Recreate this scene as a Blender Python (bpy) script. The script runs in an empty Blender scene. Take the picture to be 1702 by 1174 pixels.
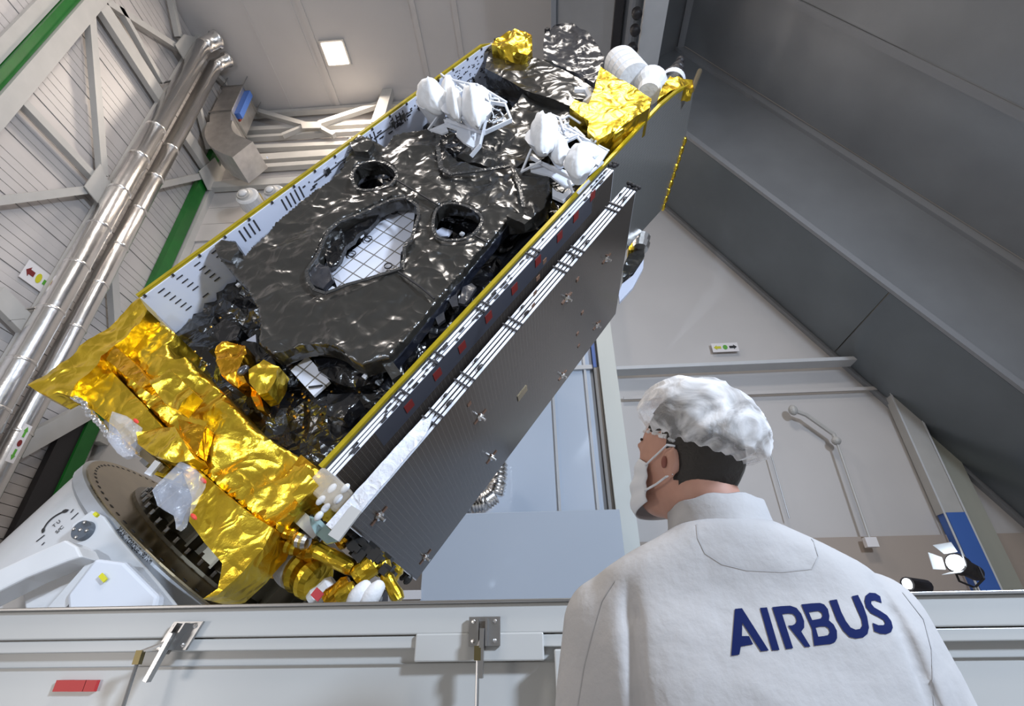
import bpy, bmesh, math, random
from mathutils import Vector, Matrix, noise
from mathutils.geometry import delaunay_2d_cdt
from mathutils.bvhtree import BVHTree
random.seed(7)
SC = bpy.context.scene
COL = SC.collection
V = Vector

# ------------------------------------------------------------------ camera
CX, CY, F = 851.0, 587.0, 840.0
def camv(x, y): return V((x-CX, CY-y, -F))
U = camv(835, -790).normalized()
D = camv(918, 1101); D = (D - U*D.dot(U)).normalized()
X = D.cross(U)
M = Matrix((X, D, U))                     # camera space -> world
EYE = V((0, 0, 1.25))
cd = bpy.data.cameras.new('camera'); cam = bpy.data.objects.new('camera', cd); COL.objects.link(cam)
cam.matrix_world = Matrix.Translation(EYE) @ M.to_4x4()
cd.sensor_width = 36; cd.lens = F/1702*36; cd.clip_start = .02; cd.clip_end = 200
SC.camera = cam

# ------------------------------------------------------------------ light
SC.view_settings.view_transform = 'Standard'; SC.view_settings.look = 'None'
SC.view_settings.gamma = 1; SC.view_settings.use_curve_mapping = False
SC.view_settings.exposure = -0.68
wd = bpy.data.worlds.new('hall_air'); SC.world = wd; wd.use_nodes = True
wd.node_tree.nodes['Background'].inputs[0].default_value = (1, .955, .915, 1)
wd.node_tree.nodes['Background'].inputs[1].default_value = 0.42
def area(name, loc, tgt, sx, sy, power, col, spread=180):
    l = bpy.data.lights.new(name, 'AREA'); l.shape = 'RECTANGLE'; l.size = sx; l.size_y = sy
    l.energy = power; l.color = col; l.spread = math.radians(spread)
    o = bpy.data.objects.new(name, l); COL.objects.link(o); o.location = loc
    o.rotation_euler = (V(tgt)-V(loc)).to_track_quat('-Z', 'Y').to_euler(); return o
area('flood_light', (5.8, -3.0, 5.6), (-1.5, 3.2, 3.5), .9, .9, 820, (.70, .82, 1), 120)
sl_ = bpy.data.lights.new('low_spot_light', 'SPOT'); sl_.energy = 750; sl_.spot_size = math.radians(86); sl_.spot_blend = .04; sl_.color = (.72, .84, 1); sl_.shadow_soft_size = .05
so_ = bpy.data.objects.new('low_spot_light', sl_); COL.objects.link(so_); so_.location = (-2.5, -2.5, 2.0); so_.rotation_euler = V((-.25, .80, .55)).to_track_quat('-Z', 'Y').to_euler()
area('ceiling_lamp_light', (-4.6, 7.0, 13.8), (-4.6, 7.0, 0), 1.2, .9, 260, (1, .86, .72))
area('ceiling_lamp_light', (-4.6, 2.0, 13.8), (-4.6, 2.0, 0), 1.6, 1.2, 420, (1, .91, .84))
area('ceiling_lamp_light', (1.5, -1.5, 13.0), (0, 2, 0), 2.6, 1.6, 800, (1, .93, .86))
area('low_flood_light', (-4.5, -2.5, 1.0), (-4.5, 5, 6), 1.4, .8, 120, (1, .93, .88))

# ------------------------------------------------------------------ pixel rays to real planes
def ray(x, y): return (M @ camv(x, y)).normalized()
def onX(x, y, k): v = ray(x, y); return EYE + v*(k/v.x)
def onY(x, y, k): v = ray(x, y); return EYE + v*(k/v.y)
def onZ(x, y, k): v = ray(x, y); return EYE + v*((k-EYE.z)/v.z)     # k = height above the floor
def onP(x, y, p, n): v = ray(x, y); return EYE + v*((p-EYE).dot(n)/v.dot(n))
# satellite frame: r across (towards its right panel), d away from the viewer, l along its long axis
U0 = camv(870, -670).normalized(); D0 = camv(921, 1149); D0 = (D0-U0*D0.dot(U0)).normalized(); X0 = D0.cross(U0)
A55 = math.radians(55)
Ls = M @ (X0*math.cos(A55) + U0*math.sin(A55)); Rs = M @ (X0*math.sin(A55) - U0*math.cos(A55)); Ds = M @ D0
S0 = V((-3.04, 4.1, -.6))
def S(r, d, l): return V((r, d, l)) - S0
def _s(v): return V((v.dot(Rs), v.dot(Ds), v.dot(Ls)))
def SD(x, y, d): v = _s(ray(x, y)); return v*(d/v.y) - S0
def SR(x, y, r): v = _s(ray(x, y)); return v*(r/v.x) - S0
def SL(x, y, l): v = _s(ray(x, y)); return v*(l/v.z) - S0
SM = Matrix((Rs, Ds, Ls)).transposed().to_4x4(); SM.translation = EYE + Rs*S0.x + Ds*S0.y + Ls*S0.z

# ------------------------------------------------------------------ materials
MC = {}
def mat(name, col=(.8, .8, .8), rough=.5, metal=0., spec=.5, bump=0., bs=20., emit=0., alpha=1., var=0., vs=4., kind='noise', coat=0., ecol=None, fine=.03):
    if name in MC: return MC[name]
    m = bpy.data.materials.new(name); m.use_nodes = True; nt = m.node_tree; b = nt.nodes['Principled BSDF']
    b.inputs['Base Color'].default_value = (*col, 1); b.inputs['Roughness'].default_value = rough
    b.inputs['Metallic'].default_value = metal; b.inputs['Specular IOR Level'].default_value = spec
    b.inputs['Coat Weight'].default_value = coat; b.inputs['Alpha'].default_value = alpha
    if emit:
        b.inputs['Emission Color'].default_value = (*(ecol or col), 1); b.inputs['Emission Strength'].default_value = emit
    tc = nt.nodes.new('ShaderNodeTexCoord')
    if var:
        n = nt.nodes.new('ShaderNodeTexNoise'); n.inputs['Scale'].default_value = vs; n.inputs['Detail'].default_value = 4
        nt.links.new(tc.outputs['Object'], n.inputs['Vector'])
        r = nt.nodes.new('ShaderNodeMapRange'); r.inputs[1].default_value = .3; r.inputs[2].default_value = .7; r.inputs[3].default_value = 1-var; r.inputs[4].default_value = 1+var
        nt.links.new(n.outputs['Fac'], r.inputs[0])
        mx = nt.nodes.new('ShaderNodeVectorMath'); mx.operation = 'SCALE'; mx.inputs[0].default_value = col
        nt.links.new(r.outputs[0], mx.inputs['Scale']); nt.links.new(mx.outputs[0], b.inputs['Base Color'])
    if bump:
        if kind == 'foil':                 # sharp little facets between creases
            hs = None
            for sc_, w_, dt, ds in ((bs*.35, 1.0, 1.0, .9), (bs, .38, 1.5, .6), (bs*7, fine, 2, .2)):
                n0 = nt.nodes.new('ShaderNodeTexNoise'); n0.inputs['Scale'].default_value = sc_; n0.inputs['Detail'].default_value = dt; n0.inputs['Distortion'].default_value = ds
                nt.links.new(tc.outputs['Object'], n0.inputs['Vector'])
                sb_ = nt.nodes.new('ShaderNodeMath'); sb_.operation = 'SUBTRACT'; sb_.inputs[1].default_value = .5; nt.links.new(n0.outputs['Fac'], sb_.inputs[0])
                ab = nt.nodes.new('ShaderNodeMath'); ab.operation = 'ABSOLUTE'; nt.links.new(sb_.outputs[0], ab.inputs[0])
                h = nt.nodes.new('ShaderNodeMath'); h.operation = 'MULTIPLY_ADD'; h.inputs[1].default_value = -w_
                nt.links.new(ab.outputs[0], h.inputs[0])
                if hs: nt.links.new(hs, h.inputs[2])
                else: h.inputs[2].default_value = 1
                hs = h.outputs[0]
        else:
            n = nt.nodes.new('ShaderNodeTexNoise'); n.inputs['Scale'].default_value = bs; n.inputs['Detail'].default_value = 6
            nt.links.new(tc.outputs['Object'], n.inputs['Vector']); hs = n.outputs['Fac']
        bp = nt.nodes.new('ShaderNodeBump'); bp.inputs['Strength'].default_value = min(1, bump); bp.inputs['Distance'].default_value = (.9/bs if kind == 'foil' else .35/bs)
        nt.links.new(hs, bp.inputs['Height']); nt.links.new(bp.outputs[0], b.inputs['Normal'])
    MC[name] = m; return m
def grid_mat(name, base, line, sx, sy, w, rough, metal, axes=(1, 2), spec=.5):
    """cells of a given size with thin lines between, in object space"""
    m = mat(name, base, rough, metal, spec); nt = m.node_tree; b = nt.nodes['Principled BSDF']
    tc = nt.nodes.new('ShaderNodeTexCoord'); sp = nt.nodes.new('ShaderNodeSeparateXYZ'); nt.links.new(tc.outputs['Object'], sp.inputs[0])
    outs = []
    for ax, s in zip(axes, (sx, sy)):
        d = nt.nodes.new('ShaderNodeMath'); d.operation = 'DIVIDE'; d.inputs[1].default_value = s; nt.links.new(sp.outputs[ax], d.inputs[0])
        f = nt.nodes.new('ShaderNodeMath'); f.operation = 'FRACT'; nt.links.new(d.outputs[0], f.inputs[0])
        c = nt.nodes.new('ShaderNodeMath'); c.operation = 'LESS_THAN'; c.inputs[1].default_value = w/s; nt.links.new(f.outputs[0], c.inputs[0]); outs.append(c)
    mxx = nt.nodes.new('ShaderNodeMath'); mxx.operation = 'MAXIMUM'; nt.links.new(outs[0].outputs[0], mxx.inputs[0]); nt.links.new(outs[1].outputs[0], mxx.inputs[1])
    mx = nt.nodes.new('ShaderNodeMix'); mx.data_type = 'RGBA'; mx.inputs[6].default_value = (*base, 1); mx.inputs[7].default_value = (*line, 1)
    nt.links.new(mxx.outputs[0], mx.inputs[0]); nt.links.new(mx.outputs[2], b.inputs['Base Color']); return m
M_WALL = mat('white_wall_paint', (.50, .475, .46), .55, var=.04, vs=.8)
M_CLAD = mat('ribbed_cladding', (.50, .47, .455), .42, var=.05, vs=1.5)
M_BEAM = mat('cream_steel_paint', (.43, .42, .40), .45, var=.04)
M_CEIL = mat('ceiling_panel', (.50, .48, .47), .38, var=.05, vs=.5)
M_TAN = mat('tan_wall_band', (.36, .30, .255), .6)
M_FLOOR = mat('floor_resin', (.42, .42, .42), .35)
M_GREEN = mat('green_paint', (.008, .12, .015), .35, var=.1)
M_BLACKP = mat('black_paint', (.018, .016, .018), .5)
M_BLUE = mat('blue_paint', (.05, .13, .42), .4)
M_CHROME = mat('pipe_aluminium', (.86, .84, .82), .24, 1., var=.05, vs=3, bump=.1, bs=6)
M_DUCT = mat('duct_galvanised', (.62, .60, .58), .3, .9, var=.1, vs=6)
M_STEEL = mat('brushed_steel', (.42, .42, .42), .35, 1.)
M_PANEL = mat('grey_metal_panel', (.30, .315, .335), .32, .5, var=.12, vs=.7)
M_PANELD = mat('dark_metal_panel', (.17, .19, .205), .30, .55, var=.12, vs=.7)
M_STRIP = mat('grey_joint_strip', (.29, .30, .32), .4, .3)
M_WHITE = mat('white_gloss_paint', (.55, .56, .575), .25, var=.03, coat=.3)
M_CRATE = mat('crate_paint', (.47, .475, .465), .35, var=.03, vs=2)
M_BFOIL = mat('black_foil', (.019, .018, .016), .24, .0, .9, bump=.5, bs=5, kind='foil', coat=.3, fine=.01)
M_BFOILD = mat('black_foil_deep', (.006, .006, .007), .18, 0., .8, bump=.6, bs=9, kind='foil')
M_GOLD = mat('gold_foil', (.80, .56, .05), .30, 1., bump=.5, bs=7, kind='foil', var=.1, vs=4, fine=.035)
M_AMBER = mat('amber_foil', (.80, .43, .03), .26, 1., bump=.6, bs=9, kind='foil', var=.15, vs=7)
M_YEL = mat('yellow_tape', (.36, .27, .008), .35, .3, var=.15, vs=12)
M_WPAN = mat('white_radiator', (.60, .63, .74), .5)
M_SLOT = mat('dark_slot', (.03, .03, .035), .5)
M_FEED = mat('white_fabric', (.74, .75, .77), .65, bump=.35, bs=14)
M_FRAME = mat('white_bracket', (.66, .68, .73), .45)
M_OSR = grid_mat('mirror_tiles', (.42, .42, .41), (.22, .22, .21), .04, .08, .003, .22, .75)
M_CELL = grid_mat('solar_cells', (.055, .043, .036), (.13, .115, .10), .022, .04, .003, .2, .3, spec=.8)
M_PEDGE = mat('white_panel_edge', (.70, .72, .78), .45)
M_RED = mat('red_mark', (.17, .015, .012), .5)
M_FILM = mat('clear_film', (.6, .64, .74), .12, 0., 1., bump=.6, bs=25, kind='foil', alpha=.26)
M_BFILM = mat('black_film', (.03, .03, .035), .26, 0., .9, bump=.4, bs=4, kind='foil', coat=.3)
M_GRID = grid_mat('white_grid_panel', (.60, .62, .70), (.16, .15, .14), .135, .135, .012, .5, 0., axes=(0, 2))
M_BRONZE = mat('bronze_anodised', (.34, .28, .18), .3, .85, var=.1)
M_DIAL = mat('slate_dial', (.085, .10, .12), .4)
M_INK = mat('black_ink', (.012, .012, .014), .5)
M_NAVY = mat('navy_print', (.006, .014, .085), .8, spec=.15)
M_COAT = mat('white_coverall', (.47, .465, .47), .75, bump=.25, bs=9, var=.03, vs=6)
M_SKIN = mat('skin', (.50, .27, .20), .5, var=.08, vs=25)
M_HAIR = mat('dark_hair', (.018, .014, .011), .55, bump=.8, bs=120)
M_MASK = mat('mask_fabric', (.66, .68, .72), .7)
M_EYEM = mat('eye_white', (.7, .7, .7), .2)
M_LAMP = mat('lamp_glow', (1, .82, .66), .5, emit=14., ecol=(1, .82, .68))
M_STUD = mat('studio_glow', (.9, .95, 1), .5, emit=12.)
M_YELL = mat('sign_yellow', (.55, .52, .02), .5)
M_SGRN = mat('sign_green', (.10, .35, .04), .5)
M_SRED = mat('sign_red', (.18, .02, .02), .5)
M_SIGN = mat('sign_white', (.72, .69, .69), .5)
M_TROUS = mat('white_trousers', (.62, .63, .65), .8)
M_TEAL = mat('pale_teal_plate', (.28, .42, .44), .35)
M_BRASS = mat('brass_button', (.45, .25, .06), .3, 1.)
# cap: thin non-woven, see-through between the folds
def cap_mat():
    m = bpy.data.materials.new('cap_nonwoven'); m.use_nodes = True; nt = m.node_tree; b = nt.nodes['Principled BSDF']
    b.inputs['Base Color'].default_value = (.82, .82, .83, 1); b.inputs['Roughness'].default_value = .8
    tc = nt.nodes.new('ShaderNodeTexCoord'); n = nt.nodes.new('ShaderNodeTexNoise'); n.inputs['Scale'].default_value = 11; n.inputs['Detail'].default_value = 5; n.inputs['Distortion'].default_value = 1.6
    nt.links.new(tc.outputs['Object'], n.inputs['Vector'])
    r = nt.nodes.new('ShaderNodeMapRange'); r.inputs[1].default_value = .36; r.inputs[2].default_value = .62; r.inputs[3].default_value = .22; r.inputs[4].default_value = .90
    nt.links.new(n.outputs['Fac'], r.inputs[0]); nt.links.new(r.outputs[0], b.inputs['Alpha'])
    bp = nt.nodes.new('ShaderNodeBump'); bp.inputs['Strength'].default_value = .6; bp.inputs['Distance'].default_value = .01
    nt.links.new(n.outputs['Fac'], bp.inputs['Height']); nt.links.new(bp.outputs[0], b.inputs['Normal']); return m
M_CAP = cap_mat()

# ------------------------------------------------------------------ mesh helpers
class MB:
    def __init__(s): s.v = []; s.f = []
    def add(s, vs, fs):
        k = len(s.v); s.v += [V(p) for p in vs]; s.f += [tuple(i+k for i in f) for f in fs]; return s
    def box(s, a, b):
        x0, y0, z0 = a; x1, y1, z1 = b
        return s.add([(x0,y0,z0),(x1,y0,z0),(x1,y1,z0),(x0,y1,z0),(x0,y0,z1),(x1,y0,z1),(x1,y1,z1),(x0,y1,z1)],
                     [(0,3,2,1),(4,5,6,7),(0,1,5,4),(1,2,6,5),(2,3,7,6),(3,0,4,7)])
    def bar(s, p, q, w, h, up=(0, 0, 1)):
        p = V(p); q = V(q); d = (q-p).normalized(); up = V(up)
        a = d.cross(up)
        if a.length < 1e-3: a = d.cross(V((1, 0, 0)))
        a.normalize(); b = a.cross(d).normalized(); a = a*(w/2); b = b*(h/2)
        return s.add([p-a-b, p+a-b, p+a+b, p-a+b, q-a-b, q+a-b, q+a+b, q-a+b],
                     [(0,3,2,1),(4,5,6,7),(0,1,5,4),(1,2,6,5),(2,3,7,6),(3,0,4,7)])
    def lathe(s, p, q, prof, n=20):
        """prof: list of (t along p->q in 0..1, radius)"""
        p = V(p); q = V(q); d = (q-p); dn = d.normalized(); a = dn.orthogonal().normalized(); b = dn.cross(a)
        vs = []; fs = []
        for t, r in prof:
            for i in range(n):
                w = 2*math.pi*i/n; vs.append(p+d*t+(a*math.cos(w)+b*math.sin(w))*r)
        for j in range(len(prof)-1):
            for i in range(n): fs.append((j*n+i, j*n+(i+1) % n, (j+1)*n+(i+1) % n, (j+1)*n+i))
        fs.append(tuple(range(n-1, -1, -1))); fs.append(tuple(range((len(prof)-1)*n, len(prof)*n)))
        return s.add(vs, fs)
    def tube(s, p, q, r1, r2=None, n=12): return s.lathe(p, q, [(0, r1), (1, r1 if r2 is None else r2)], n)
    def path(s, pts, r, n=8):
        for a, b in zip(pts, pts[1:]): s.tube(a, b, r, r, n)
        for p in pts[1:-1]: s.ball(p, (r*1.02,)*3, n, 5)
        return s
    def ball(s, c, ax, nu=12, nv=8, R=None, fn=None):
        vs = []; fs = []
        for j in range(nv+1):
            th = math.pi*j/nv
            for i in range(nu):
                ph = 2*math.pi*i/nu; p = V((math.sin(th)*math.cos(ph), math.sin(th)*math.sin(ph), math.cos(th)))
                if fn: p = fn(p)
                p = V((p.x*ax[0], p.y*ax[1], p.z*ax[2]))
                if R: p = R @ p
                vs.append(V(c)+p)
        for j in range(nv):
            for i in range(nu): fs.append((j*nu+i, (j+1)*nu+i, (j+1)*nu+(i+1) % nu, j*nu+(i+1) % nu))
        return s.add(vs, fs)
    def prism(s, pts, off):
        n = len(pts); pts = [V(p) for p in pts]; off = V(off)
        return s.add(pts+[p+off for p in pts], [tuple(range(n)), tuple(range(2*n-1, n-1, -1))]+[(i, i+n, (i+1) % n+n, (i+1) % n) for i in range(n)])
    def build(s, name, m, parent=None, smooth=False, bevel=0., fixn=True):
        me = bpy.data.meshes.new(name); me.from_pydata([tuple(v) for v in s.v], [], s.f)
        bm = bmesh.new(); bm.from_mesh(me)
        if fixn or smooth: bmesh.ops.remove_doubles(bm, verts=bm.verts, dist=1e-5)
        if fixn: bmesh.ops.recalc_face_normals(bm, faces=bm.faces)
        bm.to_mesh(me); bm.free()
        me.materials.append(m)
        if smooth:
            for p in me.polygons: p.use_smooth = True
        o = bpy.data.objects.new(name, me); COL.objects.link(o)
        if bevel:
            b = o.modifiers.new('b', 'BEVEL'); b.width = bevel; b.segments = 2; b.limit_method = 'ANGLE'
        if parent: o.parent = parent
        return o
def tag(o, label=None, cat=None, group=None, kind=None):
    for k, v in (('label', label), ('category', cat), ('group', group), ('kind', kind)):
        if v: o[k] = v
    return o
def empty(name, loc, label=None, cat=None, group=None, kind=None, mw=None):
    o = bpy.data.objects.new(name, None); COL.objects.link(o); o.empty_display_size = .1
    if mw is not None: o.matrix_world = mw
    else: o.location = loc
    return tag(o, label, cat, group, kind)
class WP:
    """world-space parts under an empty that stands at loc"""
    def __init__(s, e): s.e = e; s.off = V(e.location)
    def part(s, mb, name, m, **k):
        par = k.pop('parent', s.e); mb.v = [v-s.off for v in mb.v]; return mb.build(name, m, par, **k)
def inside(p, poly):
    c = False; n = len(poly); j = n-1
    for i in range(n):
        a, b = poly[i], poly[j]
        if (a[1] > p[1]) != (b[1] > p[1]) and p[0] < (b[0]-a[0])*(p[1]-a[1])/(b[1]-a[1])+a[0]: c = not c
        j = i
    return c
def dense(poly, sp):
    o = []
    n = len(poly)
    for i in range(n):
        a = V(poly[i]); b = V(poly[(i+1) % n]); k = max(1, int((b-a).length/sp))
        for t in range(k): o.append(a+(b-a)*(t/k))
    return o
def ridge(p, s): return 1-2*abs(noise.noise(V(p)*s))
def crumple(p, amp, s=2.2):
    return amp*(.55*ridge(p, s)+.3*ridge(V(p)+V((7, 3, 1)), s*2.3)+.15*ridge(V(p)+V((1, 9, 4)), s*5))
def sheet(poly, holes, sp, to3, amp, skirt=0., normal=V((0, 1, 0)), rel=None, s=2.2, edge=1.0, mb=None):
    """foil sheet inside a 2-D outline with holes; to3 maps (a, b) to 3-D; pushed along normal; skirt closes it to a solid"""
    loops = [dense(poly, sp)]+[dense(h, sp) for h in holes]
    vs = []; es = []
    for L in loops:
        k = len(vs); vs += [V((p[0], p[1])) for p in L]; es += [(k+i, k+(i+1) % len(L)) for i in range(len(L))]
    nb = len(vs)
    x0 = min(p[0] for p in poly); x1 = max(p[0] for p in poly); y0 = min(p[1] for p in poly); y1 = max(p[1] for p in poly)
    y = y0; row = 0
    while y < y1:
        x = x0+(sp/2 if row % 2 else 0)
        while x < x1:
            q = (x+random.uniform(-.25, .25)*sp, y+random.uniform(-.25, .25)*sp)
            if inside(q, poly) and not any(inside(q, h) for h in holes): vs.append(V(q))
            x += sp
        y += sp*.87; row += 1
    res = delaunay_2d_cdt(vs, es, [], 0, 1e-7)
    ov, of, orig = res[0], res[2], res[3]
    tris = []
    for f in of:
        c = [(ov[f[0]][k]+ov[f[1]][k]+ov[f[2]][k])/3 for k in (0, 1)]
        if inside(c, poly) and not any(inside(c, h) for h in holes): tris.append(tuple(f))
    isb = [any(o < nb for o in og) for og in orig]
    P3 = []
    for i, p in enumerate(ov):
        q = to3(p[0], p[1]); w = edge if isb[i] else 1.
        q = q+normal*(-crumple(q, amp, s)*w+(rel(p[0], p[1]) if rel else 0)); P3.append(q)
    mb = mb or MB(); k = len(mb.v)
    mb.add(P3, tris)
    if skirt:
        cnt = {}
        for f in tris:
            for a, b in ((f[0], f[1]), (f[1], f[2]), (f[2], f[0])): cnt[(a, b)] = 1
        bd = [(a, b) for (a, b) in cnt if (b, a) not in cnt]
        mb.v += [q+normal*skirt for q in P3]; n = len(P3)
        mb.f += [(a+k, b+k, b+k+n, a+k+n) for a, b in bd]
        mb.f += [(f[0]+k+n, f[2]+k+n, f[1]+k+n) for f in tris]
    return mb
def pixsheet(pix, d, sp, amp, skirt=0., holes=(), rel=None, s=2.2, edge=1.):
    """outline given where the satellite's plane d meets the sight lines, meshed in (r, l)"""
    f = lambda L: [(q.x, q.z) for q in (SD(x, y, d) for x, y in L)]
    return sheet(f(pix), [f(h) for h in holes], sp, lambda a, b: V((a, d-S0.y, b)), amp, skirt, V((0, 1, 0)), rel, s, edge)
def smooth_loop(pts, it=2):
    for _ in range(it):
        o = []
        for i in range(len(pts)):
            a, b = pts[i], pts[(i+1) % len(pts)]
            o += [(a[0]*.75+b[0]*.25, a[1]*.75+b[1]*.25), (a[0]*.25+b[0]*.75, a[1]*.25+b[1]*.75)]
        pts = o
    return pts
def text_tris(txt, bold=.0):
    c = bpy.data.curves.new('t', 'FONT'); c.body = txt; c.offset = bold; c.resolution_u = 3
    o = bpy.data.objects.new('t', c); COL.objects.link(o)
    dg = bpy.context.evaluated_depsgraph_get(); dg.update(); me = o.evaluated_get(dg).to_mesh(); me.calc_loop_triangles()
    vs = [(v.co.x, v.co.y) for v in me.vertices]; fs = [tuple(t.vertices) for t in me.loop_triangles]
    bpy.data.objects.remove(o); bpy.data.curves.remove(c)
    x0 = min(v[0] for v in vs); x1 = max(v[0] for v in vs)
    return [((v[0]-x0)/(x1-x0), v[1]) for v in vs], fs
def subdiv_tris(vs, fs, n=1):
    for _ in range(n):
        cache = {}; nf = []; vs = list(vs)
        def mid(a, b):
            k = (min(a, b), max(a, b))
            if k not in cache: vs.append(((vs[a][0]+vs[b][0])/2, (vs[a][1]+vs[b][1])/2)); cache[k] = len(vs)-1
            return cache[k]
        for a, b, c in fs:
            x, y, z = mid(a, b), mid(b, c), mid(c, a); nf += [(a, x, z), (x, b, y), (z, y, c), (x, y, z)]
        fs = nf
    return vs, fs
def bvh_world(objs):
    dg = bpy.context.evaluated_depsgraph_get(); dg.update(); vs = []; fs = []
    for o in objs:
        e = o.evaluated_get(dg); me = e.to_mesh(); k = len(vs); mw = o.matrix_world
        vs += [mw @ v.co for v in me.vertices]; fs += [tuple(i+k for i in p.vertices) for p in me.polygons]
    return BVHTree.FromPolygons(vs, fs)
def lay(vs, fs, topix, bvh, off=.002):
    """print lying on a surface: each vertex goes to where its sight line meets that surface"""
    out = []; ok = []
    for v in vs:
        r = ray(*topix(v)); h = bvh.ray_cast(EYE, r)
        if h[0] is None: out.append(V((0, 0, 0))); ok.append(False); continue
        n = h[1]; n = n if n.dot(r) < 0 else -n
        out.append(h[0]+n*off); ok.append(True)
    mb = MB(); mb.add(out, [f for f in fs if all(ok[i] for i in f)]); return mb

# ================================================================== SETTING
ZC = 1.25+12.87; XL = -7.95; YB = 8.0
tag(MB().box((-12, -8, -.1), (12, 9, 0)).build('floor', M_FLOOR), kind='structure')
# left wall: every cladding board a piece
w = MB().box((XL-.25, -2, 0), (XL-.06, YB+.2, ZC)).build('wall_left', M_WALL); tag(w, kind='structure')
nb = 94; bh = ZC/nb
bme = None
for i in range(nb):
    if bme is None:
        o = MB().box((-.05, -2, .004), (0, YB, bh-.006)).build('cladding_board', M_CLAD, w, bevel=0); bme = o.data
    else:
        o = bpy.data.objects.new('cladding_board', bme); COL.objects.link(o); o.parent = w
    o.location = (XL-(.012 if i % 6 == 0 else 0), 0, i*bh)
wb = MB().box((XL-.25, YB+.05, 0), (9.5, YB+.3, ZC)).build('wall_back', M_WALL); tag(wb, kind='structure')
# back-wall facing sheets (upper left, ribbed) as pieces
zz = onY(340, 345, YB).z
k = 0
z = onY(340, 400, YB).z
while z < ZC-1.0:
    MB().box((XL+.05, YB-.0, z), (-1.0, YB+.05, z+.52)).build('wall_sheet', M_CLAD, wb); z += .53
MB().box((1.0, YB-.01, 0), (9.4, YB+.05, onY(1500, 891, YB).z)).build('wainscot_band', M_TAN, wb)
cl = MB().box((XL-.25, -2, ZC), (9.5, YB+.3, ZC+.2)).build('ceiling', M_CEIL); tag(cl, kind='structure')
for i, (a, b) in enumerate([((495, 0), (563, 176)), ((683, 0), (711, 125)), ((756, 0), (763, 79))]):
    x = (onZ(*a, ZC).x+onZ(*b, ZC).x)/2
    MB().box((x-.06, -2, ZC-.035), (x+.06, YB, ZC)).build('ceiling_rib', M_WALL, cl)
for i, x in enumerate((-6.4, -5.3)):
    MB().box((x-.02, -2, ZC-.015), (x+.02, YB, ZC)).build('ceiling_rib', M_CEIL, cl)

# ceiling lamp
q = [onZ(*p, ZC) for p in ((535, 70), (570, 68), (579, 103), (547, 106))]
c = sum(q, V())/4; hx = .5*abs(q[1].x-q[0].x+q[2].x-q[3].x)/2; hy = .5*abs(q[0].y-q[3].y)
e = empty('ceiling_lamp', (c.x, c.y, ZC), 'bright square recessed lamp glowing in the white ceiling', 'lamp'); W = WP(e)
W.part(MB().box((c.x-hx-.05, c.y-hy-.05, ZC-.05), (c.x+hx+.05, c.y+hy+.05, ZC-.002)), 'frame', M_BEAM)
W.part(MB().box((c.x-hx, c.y-hy, ZC-.07), (c.x+hx, c.y+hy, ZC-.051)), 'diffuser', M_LAMP)

# ---- sloped metal canopy on the right: direction T lies in the plane parallel to the back wall
YG = 6.2
c0 = onY(1130, 80, YG); l2a = onY(1150, 232, YG); l2b = onY(1393, 420, YG)
T = (onY(1522, 324, YG)-c0).normalized(); T = V((T.x, 0, T.z)).normalized()
T2 = (l2b-l2a).normalized(); T2 = V((T2.x, 0, T2.z)).normalized()
TT = ((T+T2)/2).normalized(); NA = V((-TT.z, 0, TT.x)).normalized()      # normal of the sloped ceiling
can = empty('metal_canopy', (c0+TT*8).to_tuple(), kind='structure'); W = WP(can)
can.name = 'trim_1'
far = 10.5
# gable face between line 3 and line 2
gb = [c0, c0+TT*far, l2b+TT*(far-(l2b-c0).dot(TT)), l2a-TT*1.6]
P_b = onY(1016, 128, YG)
gb = [c0, c0+TT*far, l2a+TT*(far-(l2a-c0).dot(TT)), l2a-TT*.9, P_b]
for k, (t0, t1) in enumerate([(0, 10.5)]):
    lo = lambda t: l2a+TT*(t-(l2a-c0).dot(TT))
    pts = [c0+TT*t0, c0+TT*t1, lo(t1), lo(t0)]
    if k == 0: pts = [c0, c0+TT*t1, lo(t1), l2a-TT*.4, P_b]
    W.part(MB().prism([p+V((0, 0, 0)) for p in pts], (0, .05, 0)), 'metal_panel', M_PANEL)
# soffit from line 2 back to line 1
nS = NA; y1 = onP(1402, 600, l2a, NA).y; l1 = onP(1110, 345, l2a, NA)
lo = lambda t: l2a+TT*(t-(l2a-c0).dot(TT))
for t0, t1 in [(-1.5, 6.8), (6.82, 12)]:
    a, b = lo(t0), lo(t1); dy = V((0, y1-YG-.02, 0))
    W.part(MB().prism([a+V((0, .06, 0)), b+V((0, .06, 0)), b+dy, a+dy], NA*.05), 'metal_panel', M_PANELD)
W.part(MB().bar(lo(-1.5)+V((0, y1-YG+.05, 0)), lo(12)+V((0, y1-YG+.05, 0)), .10, .10, NA), 'edge_strip', M_STRIP)
W.part(MB().bar(lo(-.5)+V((0, -.02, 0)), lo(12)+V((0, -.02, 0)), .06, .10, NA), 'edge_strip', M_STRIP)
W.part(MB().bar(c0+V((0, -.03, 0))+NA*(-.06), c0+TT*12+V((0, -.03, 0))+NA*(-.06), .08, .16, NA), 'joint_strip', M_STRIP)
# sloped ceiling towards the viewer
y4 = onP(1644, 168, c0, NA).y; bw = YG-y4
for kY in range(4):
    ya = YG-.10-kY*bw; yb = ya-bw+.12
    for t0, t1 in [(0, 12)]:
        a = V((c0.x, ya, c0.z))+TT*t0; b = V((c0.x, ya, c0.z))+TT*t1; dy = V((0, yb-ya, 0))
        W.part(MB().prism([a, b, b+dy, a+dy], NA*.05), 'metal_panel', M_PANEL)
    a = V((c0.x, yb-.05, c0.z)); W.part(MB().bar(a-NA*.01, a+TT*12-NA*.01, .12, .05, NA), 'joint_strip', M_STRIP)
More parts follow.
